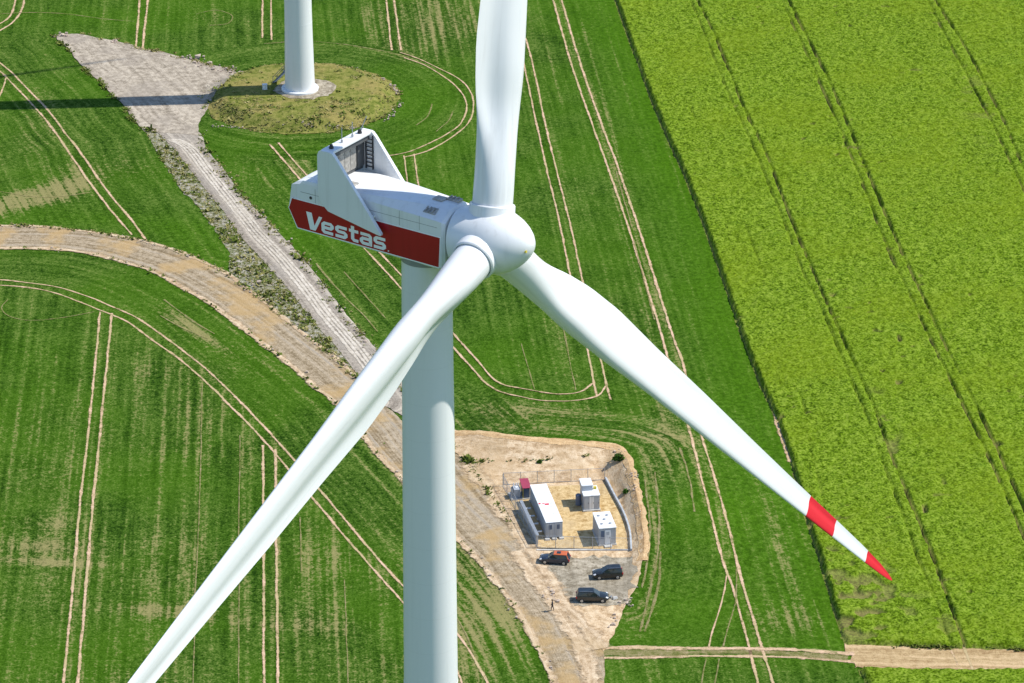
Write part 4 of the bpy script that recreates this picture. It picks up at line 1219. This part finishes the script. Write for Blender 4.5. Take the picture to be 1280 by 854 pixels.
# fences
def fence(name, label, pts, h=1.9, every=2.4, mesh_=True, group='compound fences'):
    P = np.asarray(pts, float)
    t = thing(name, label, 'fence', (P[0][0], P[0][1], float(terr(*P[0]))), 0, group)
    o = np.array([P[0][0], P[0][1], float(terr(*P[0]))])
    n = max(1, round(np.linalg.norm(P[-1] - P[0]) / every))
    post = None
    Q = []
    for i in range(n + 1):
        q = P[0] + (P[-1] - P[0]) * i / n
        z = float(terr(*q)) + .1
        Q.append(np.array([q[0], q[1], z]) - o)
        if post is None:
            post = MB().bar((0, 0, -.2), (0, 0, h + .08), .045, 8).mesh('post')
        link('post', post, 'galv', t, loc=tuple(Q[-1]))
    rail = MB()
    wire = MB()
    for a, b in zip(Q[:-1], Q[1:]):
        up = np.array([0, 0, h])
        rail.bar(a + up, b + up, .028, 6).bar(a + up * .04, b + up * .04, .028, 6)
        if mesh_:
            L = np.linalg.norm(b - a)
            k = int(L / .22)
            for j in range(k):
                f0, f1 = j / k, (j + 1) / k
                for zz in np.arange(.08, h - .1, .22):
                    wire.bar(a + (b - a) * f0 + [0, 0, zz], a + (b - a) * f1 + [0, 0, zz + .22], .006, 3, cap=False)
                    wire.bar(a + (b - a) * f1 + [0, 0, zz], a + (b - a) * f0 + [0, 0, zz + .22], .006, 3, cap=False)
    rail.build('rail', 'galv', t)
    if mesh_:
        me = bpy.data.meshes.new('wire_mesh')
        me.from_pydata(wire.v, [], wire.f)
        link('wire_mesh', me, 'galv', t, kind='stuff')
    return t

fence('chain_link_fence', 'chain link fence along the front of the compound behind the parked cars', [(3.5, 470.55), (16.2, 469.85)])
fence('chain_link_fence', 'chain link fence along the back of the compound below the bank', [(-1.2, 490.0), (13.3, 491.6)])
fence('chain_link_fence', 'chain link fence along the left of the compound beside the road', [(3.4, 470.8), (-1.3, 489.6)])
MB().box(3.4, 16.4, 469.70, 469.98, -.1, .24).build('fence_kerb', 'concrete', label='thin concrete kerb under the front fence of the compound', cat='kerb')

# ------------------------------------------------------------------ cars
M['glass'] = plain('car_glass', (.02, .028, .035), .08, .6, var=.1)
M['tyre'] = plain('tyre', (.018, .018, .018), .8)
M['rim'] = plain('rim', (.45, .46, .47), .35, metal=.7)
M['lamp'] = plain('headlamp', (.75, .77, .80), .2)
M['tail'] = plain('tail_lamp', (.45, .02, .02), .3)
M['plate'] = plain('number_plate', (.8, .8, .78), .5)

def paint(name, c):
    k = NT(name, .28, .5)
    k.b.inputs['Coat Weight'].default_value = .6
    k.b.inputs['Coat Roughness'].default_value = .08
    n1 = k.noise(k.n('TexCoord').outputs['Object'], 3, 3)
    k.color(k.mix(n1, tuple(x * .85 for x in c), c))
    return k.m

def car(label, loc, rotz, L, W, H, body, roofm, suv=0.0):
    """front at +x; origin on the ground under the middle"""
    t = thing('parked_car', label, 'car', loc, rotz, 'cars parked outside the compound')
    hl, hw = L / 2, W / 2
    belt = .93 + .08 * suv
    xs = [(-hl, .78, .45, belt - .16), (-hl + .12, .92, .34, belt - .02), (-hl + .6, 1.0, .26, belt), (-.2, 1.0, .24, belt), (hl - 1.35, 1.0, .25, belt - .02), (hl - .75, .99, .27, belt - .10), (hl - .25, .92, .32, belt - .20), (hl - .05, .80, .38, belt - .32), (hl, .70, .45, belt - .42)]
    rings = []
    for x, k, zb, zt in xs:
        w = hw * k
        rings.append([(x, -w * .9, zb), (x, -w, zb + .16), (x, -w, zb + (zt - zb) * .62), (x, -w * .93, zt - .03), (x, -w * .82, zt), (x, 0, zt + .02), (x, w * .82, zt), (x, w * .93, zt - .03), (x, w, zb + (zt - zb) * .62), (x, w, zb + .16), (x, w * .9, zb), (x, 0, zb)])
    MB().loft(rings).build('body', body, t, 35)
    b0, b1 = -hl + .10 + .05 * suv, hl - 1.18          # glasshouse foot, rear and front
    r0, r1 = -hl + .42 - .12 * suv, hl - 2.02          # roof, rear and front
    bw, rw = hw * .90, hw * .70
    g = MB().loft([[(b0, -bw, belt - .03), (b1, -bw * .93, belt - .06), (b1, bw * .93, belt - .06), (b0, bw, belt - .03)], [(r0, -rw, H - .05), (r1, -rw, H - .06), (r1, rw, H - .06), (r0, rw, H - .05)]])
    gh = g.build('cabin', body, t, bevel=.03)
    rm = (r0 + r1) / 2
    rf = MB().loft([[(r0 - .02, -rw - .01, H - .055), (r1 + .03, -rw - .01, H - .065), (r1 + .03, rw + .01, H - .065), (r0 - .02, rw + .01, H - .055)], [(r0 + .1, -rw + .06, H - .01), (rm, -rw + .05, H + .01), (r1 - .05, rw - .06, H - .015), (r0 + .1, rw - .06, H - .01)]]).build('roof', roofm, t, bevel=.015)
    if roofm != body:
        MB().box(rm - .05, rm + .5, -rw * .55, rw * .55, H + .005, H + .016).build('sunroof', 'glass', rf)
        for s in (-1, 1):
            MB().bar((r0, s * (rw + .012), H - .06), (b0 + .10, s * (bw + .005), belt + .02), .065, 6).build('rear_pillar', roofm, t)
    else:
        for s in (-1, 1):
            MB().bar((r0 + .15, s * (rw - .06), H + .03), (r1 - .15, s * (rw - .06), H + .03), .022, 6).build('roof_rail', 'rim', t)
    def lerp(a, b, f):
        return tuple(a[i] + (b[i] - a[i]) * f for i in range(3))
    def pane(name, A, B, C, D, out, m=.08, mz=(.12, .88)):
        # quad foot A,B, head D,C ; inset and lifted off the cabin
        q = []
        for f, g_ in ((m, mz[0]), (1 - m, mz[0]), (1 - m, mz[1]), (m, mz[1])):
            lo, hi = lerp(A, B, f), lerp(D, C, f)
            p = lerp(lo, hi, g_)
            q.append(Vector(p))
        o = Vector(out).normalized() * .012
        MB().add([p + o for p in q] + [p - o for p in q], [(0, 1, 2, 3), (7, 6, 5, 4), (0, 4, 5, 1), (1, 5, 6, 2), (2, 6, 7, 3), (3, 7, 4, 0)]).build(name, 'glass', t)
    fl, fr, rl, rr = (b1, bw * .93, belt - .06), (b1, -bw * .93, belt - .06), (b0, bw, belt - .03), (b0, -bw, belt - .03)
    tfl, tfr, trl, trr = (r1, rw, H - .06), (r1, -rw, H - .06), (r0, rw, H - .05), (r0, -rw, H - .05)
    pane('windscreen', fr, fl, tfl, tfr, (.6, 0, .8), .06, (.10, .93))
    pane('rear_window', rl, rr, trr, trl, (-.8, 0, .5), .10, (.35, .90))
    for s, (a, b, c, d) in ((-1, (rr, fr, tfr, trr)), (1, (rl, fl, tfl, trl))):
        mid_l, mid_h = lerp(a, b, .52), lerp(d, c, .52)
        pane('side_window', a, mid_l, mid_h, d, (0, s, .25), .10)
        pane('side_window', mid_l, b, c, mid_h, (0, s, .25), .06)
        MB().box(b1 - .45, b1 - .28, s * (hw * .93) - .10, s * (hw * .93) + .10, belt - .02, belt + .13).build('mirror', body, t, bevel=.02)
        MB().add([(hl - .34, s * hw * .62, belt - .22), (hl - .10, s * hw * .62, belt - .36), (hl - .16, s * hw * .88, belt - .37), (hl - .44, s * hw * .90, belt - .22), (hl - .34, s * hw * .62, belt - .14), (hl - .06, s * hw * .62, belt - .27), (hl - .13, s * hw * .90, belt - .27), (hl - .44, s * hw * .95, belt - .15)],
                 [(0, 1, 2, 3), (4, 5, 6, 7), (0, 1, 5, 4), (1, 2, 6, 5), (2, 3, 7, 6), (3, 0, 4, 7)]).build('headlight', 'lamp', t)
        MB().box(-hl - .012, -hl + .16, s * hw * .78 - .12, s * hw * .78 + .12, belt - .34, belt - .08).build('tail_light', 'tail', t)
        for x in (-hl + .78, hl - .86):
            wz = .33
            ty = MB().lathe([(-.11, .19), (-.11, .30), (-.08, .335), (.08, .335), (.11, .30), (.11, .19)], 'y', 28, cap=True).build('wheel', 'tyre', t, 40)
            ty.location = (x, s * (hw - .10), wz)
            MB().lathe([(s * .112, .20), (s * .122, .19), (s * .116, .06), (s * .126, .03)], 'y', 20).build('rim', 'rim', ty, 40)
    MB().box(hl - .03, hl + .012, -.26, .26, .42, .53).build('number_plate', 'plate', t)
    return t

navy, black, orange, dkgreen = paint('car_navy', (.014, .022, .045)), paint('car_black', (.010, .012, .014)), paint('car_orange', (.62, .13, .015)), paint('car_dark', (.012, .016, .018))
def at(px, py):
    g_ = gz(px, py, .14)
    return g_
p = at(693.5, 706.3)
car('dark small car with an orange roof parked nearest the compound fence', (p[0], p[1] + .85, .15), R(180 - 8), 4.25, 1.78, 1.52, navy, orange)
p = at(759.5, 725)
car('black estate car parked at the right edge of the gravel, facing left', (p[0], p[1] + .85, .15), R(180 + 5), 4.15, 1.78, 1.60, black, black, 1.0)
p = at(740.5, 754)
car('black car parked nearest the walking person, its pale nose pointing right', (p[0], p[1] + .85, .15), R(0), 4.45, 1.82, 1.58, dkgreen, dkgreen, .6)

# ------------------------------------------------------------------ person walking on the dirt road
def person(loc, rotz):
    V = [(0, 0, .95), (0, 0, 1.15), (.01, 0, 1.36), (.015, 0, 1.47), (.02, 0, 1.53), (.03, 0, 1.64), (.03, 0, 1.74)]
    E_ = [(0, 1), (1, 2), (2, 3), (3, 4), (4, 5), (5, 6)]
    Rr = [.15, .13, .155, .07, .055, .095, .07]
    def ch(pts, rs, root):
        i = root
        for p_, r_ in zip(pts, rs):
            V.append(p_)
            Rr.append(r_)
            E_.append((i, len(V) - 1))
            i = len(V) - 1
        return i
    for s, f in ((1, .16), (-1, -.14)):
        ft = ch([(.0, s * .10, .88), (f * .7, s * .10, .50), (f * 1.1 - .04, s * .10, .10), (f * 1.1 + .02, s * .10, .045), (f * 1.1 + .16, s * .11, .04)], [.095, .065, .045, .045, .035], 0)
        wr = ch([(0.0, s * .19, 1.40), (-f * .5, s * .24, 1.12), (-f * 1.1 + .06, s * .25, .90), (-f * 1.2 + .08, s * .25, .82)], [.062, .048, .034, .036], 2)
        for k, (dx, dz, l_) in enumerate(((.035, -.02, .07), (.03, -.06, .085), (.01, -.065, .09), (-.01, -.06, .085), (-.03, -.05, .065))):
            b = V[wr]
            ch([(b[0] + dx, b[1] - s * .012, b[2] + dz * .6), (b[0] + dx + .012, b[1] - s * .02, b[2] + dz - l_ * .5)], [.010, .008], wr)
    me = bpy.data.meshes.new('body')
    me.from_pydata(V, E_, [])
    o = bpy.data.objects.new('tmp', me)
    col.objects.link(o)
    md = o.modifiers.new('s', 'SKIN')
    for i, r_ in enumerate(Rr):
        me.skin_vertices[0].data[i].radius = (r_ * (1.25 if i in (1, 2) else 1), r_) if False else (r_, r_ * (1.2 if i in (0, 1, 2) else 1))
        me.skin_vertices[0].data[i].use_root = (i == 0)
    o.modifiers.new('u', 'SUBSURF').levels = 1
    dg = bpy.context.evaluated_depsgraph_get()
    m2 = bpy.data.meshes.new_from_object(o.evaluated_get(dg))
    bpy.data.objects.remove(o)
    m2.name = 'body'
    m2.materials.clear()
    for mm in (plain('skin', (.50, .31, .22), .6), plain('jacket', (.020, .022, .028), .8), plain('trousers', (.018, .020, .032), .85), plain('shoes', (.03, .025, .02), .7)):
        m2.materials.append(mm)
    for f in m2.polygons:
        c_ = f.center
        f.use_smooth = True
        f.material_index = 0 if (c_.z > 1.50 or (abs(c_.y) > .2 and c_.z < .86)) else 1 if (c_.z > .94 or abs(c_.y) > .19) else 2 if c_.z > .11 else 3
    t = thing('person', 'person in dark clothes walking on the dirt road left of the parked cars', 'person', loc, rotz)
    b = link('body', m2, None, t)
    hair = MB().lathe([(1.62, .098), (1.66, .110), (1.72, .104), (1.77, .075), (1.795, .0001)], 'z', 20).build('hair', plain('hair', (.03, .02, .012), .8), t, 60)
    hair.location = (.018, 0, .005)
    for s in (-1, 1):
        MB().lathe([(-.012, .0001), (-.008, .012), (.004, .014), (.012, .0001)], 'x', 10).build('eye', plain('eye', (.02, .02, .02), .3), t).location = (.118, s * .035, 1.655)
    MB().add([(.115, -.012, 1.65), (.115, .012, 1.65), (.145, 0, 1.625), (.115, 0, 1.615)], [(0, 1, 2), (0, 2, 3), (1, 3, 2), (0, 3, 1)]).build('nose', plain('nose_skin', (.50, .31, .22), .6), t)
    return t
p = gz(690.4, 764, .10)
person((p[0], p[1], .09), R(165))

# ------------------------------------------------------------------ a bush on the bank corner and small loose things
def bush(label, px, py, r, h):
    p_ = G(px, py)
    z = float(terr(*p_))
    t = thing('bush', label, 'bush', (p_[0], p_[1], z))
    g_ = np.random.default_rng(int(px))
    st = MB()
    for k in range(5):
        a = k * 1.26
        st.bar((0, 0, 0), (r * .5 * math.cos(a), r * .5 * math.sin(a), h * .6), .04, 5, .015)
    st.build('stem', 'stone', t)
    N = 380
    V, F = [], []
    for i in range(N):
        d = g_.standard_normal(3)
        d /= np.linalg.norm(d)
        q = d * (g_.random() ** .4) * (.75 + .35 * math.sin(3 * d[0] + 2 * d[1])) * np.array([r, r, h * .55]) + np.array([0, 0, h * .55])
        a, b = g_.standard_normal(3), g_.standard_normal(3)
        a *= .16 / np.linalg.norm(a)
        b *= .12 / np.linalg.norm(b)
        o = len(V)
        V += [tuple(q - a - b), tuple(q + a - b), tuple(q + a + b), tuple(q - a + b)]
        F.append((o, o + 1, o + 2, o + 3))
    me = bpy.data.meshes.new('foliage')
    me.from_pydata(V, [], F)
    link('foliage', me, 'bush', t)
bush('single green bush on the back right corner of the bank', 772, 577, 1.0, 1.1)
bush('small dark bush on the bank terrace behind the long container', 674, 579, .36, .38)
bush('dark shrub on the shaded right bank behind the retaining wall', 782, 617, .55, .5)
for k, (x, y, s_, a_, lab) in enumerate(((768.5, 748.5, .42, .5, 'pale block lying beside the nose of the parked car'), (763.5, 747, .3, 1.1, 'smaller dark block lying between the parked car and the pale block'))):
    q = gz(x, y, .14)
    MB().add([(-s_, -s_ * .6, 0), (s_, -s_ * .5, 0), (s_ * .9, s_ * .6, 0), (-s_ * .8, s_ * .5, 0), (-s_ * .8, -s_ * .4, s_ * .8), (s_ * .7, -s_ * .4, s_ * .9), (s_ * .7, s_ * .4, s_ * .7), (-s_ * .6, s_ * .4, s_ * .75)],
             [(0, 1, 2, 3), (4, 5, 6, 7), (0, 1, 5, 4), (1, 2, 6, 5), (2, 3, 7, 6), (3, 0, 4, 7)]).build('loose_block', 'concrete' if k == 0 else 'grey', bevel=.05, loc=(q[0], q[1], .14), rotz=a_, label=lab, cat='block')
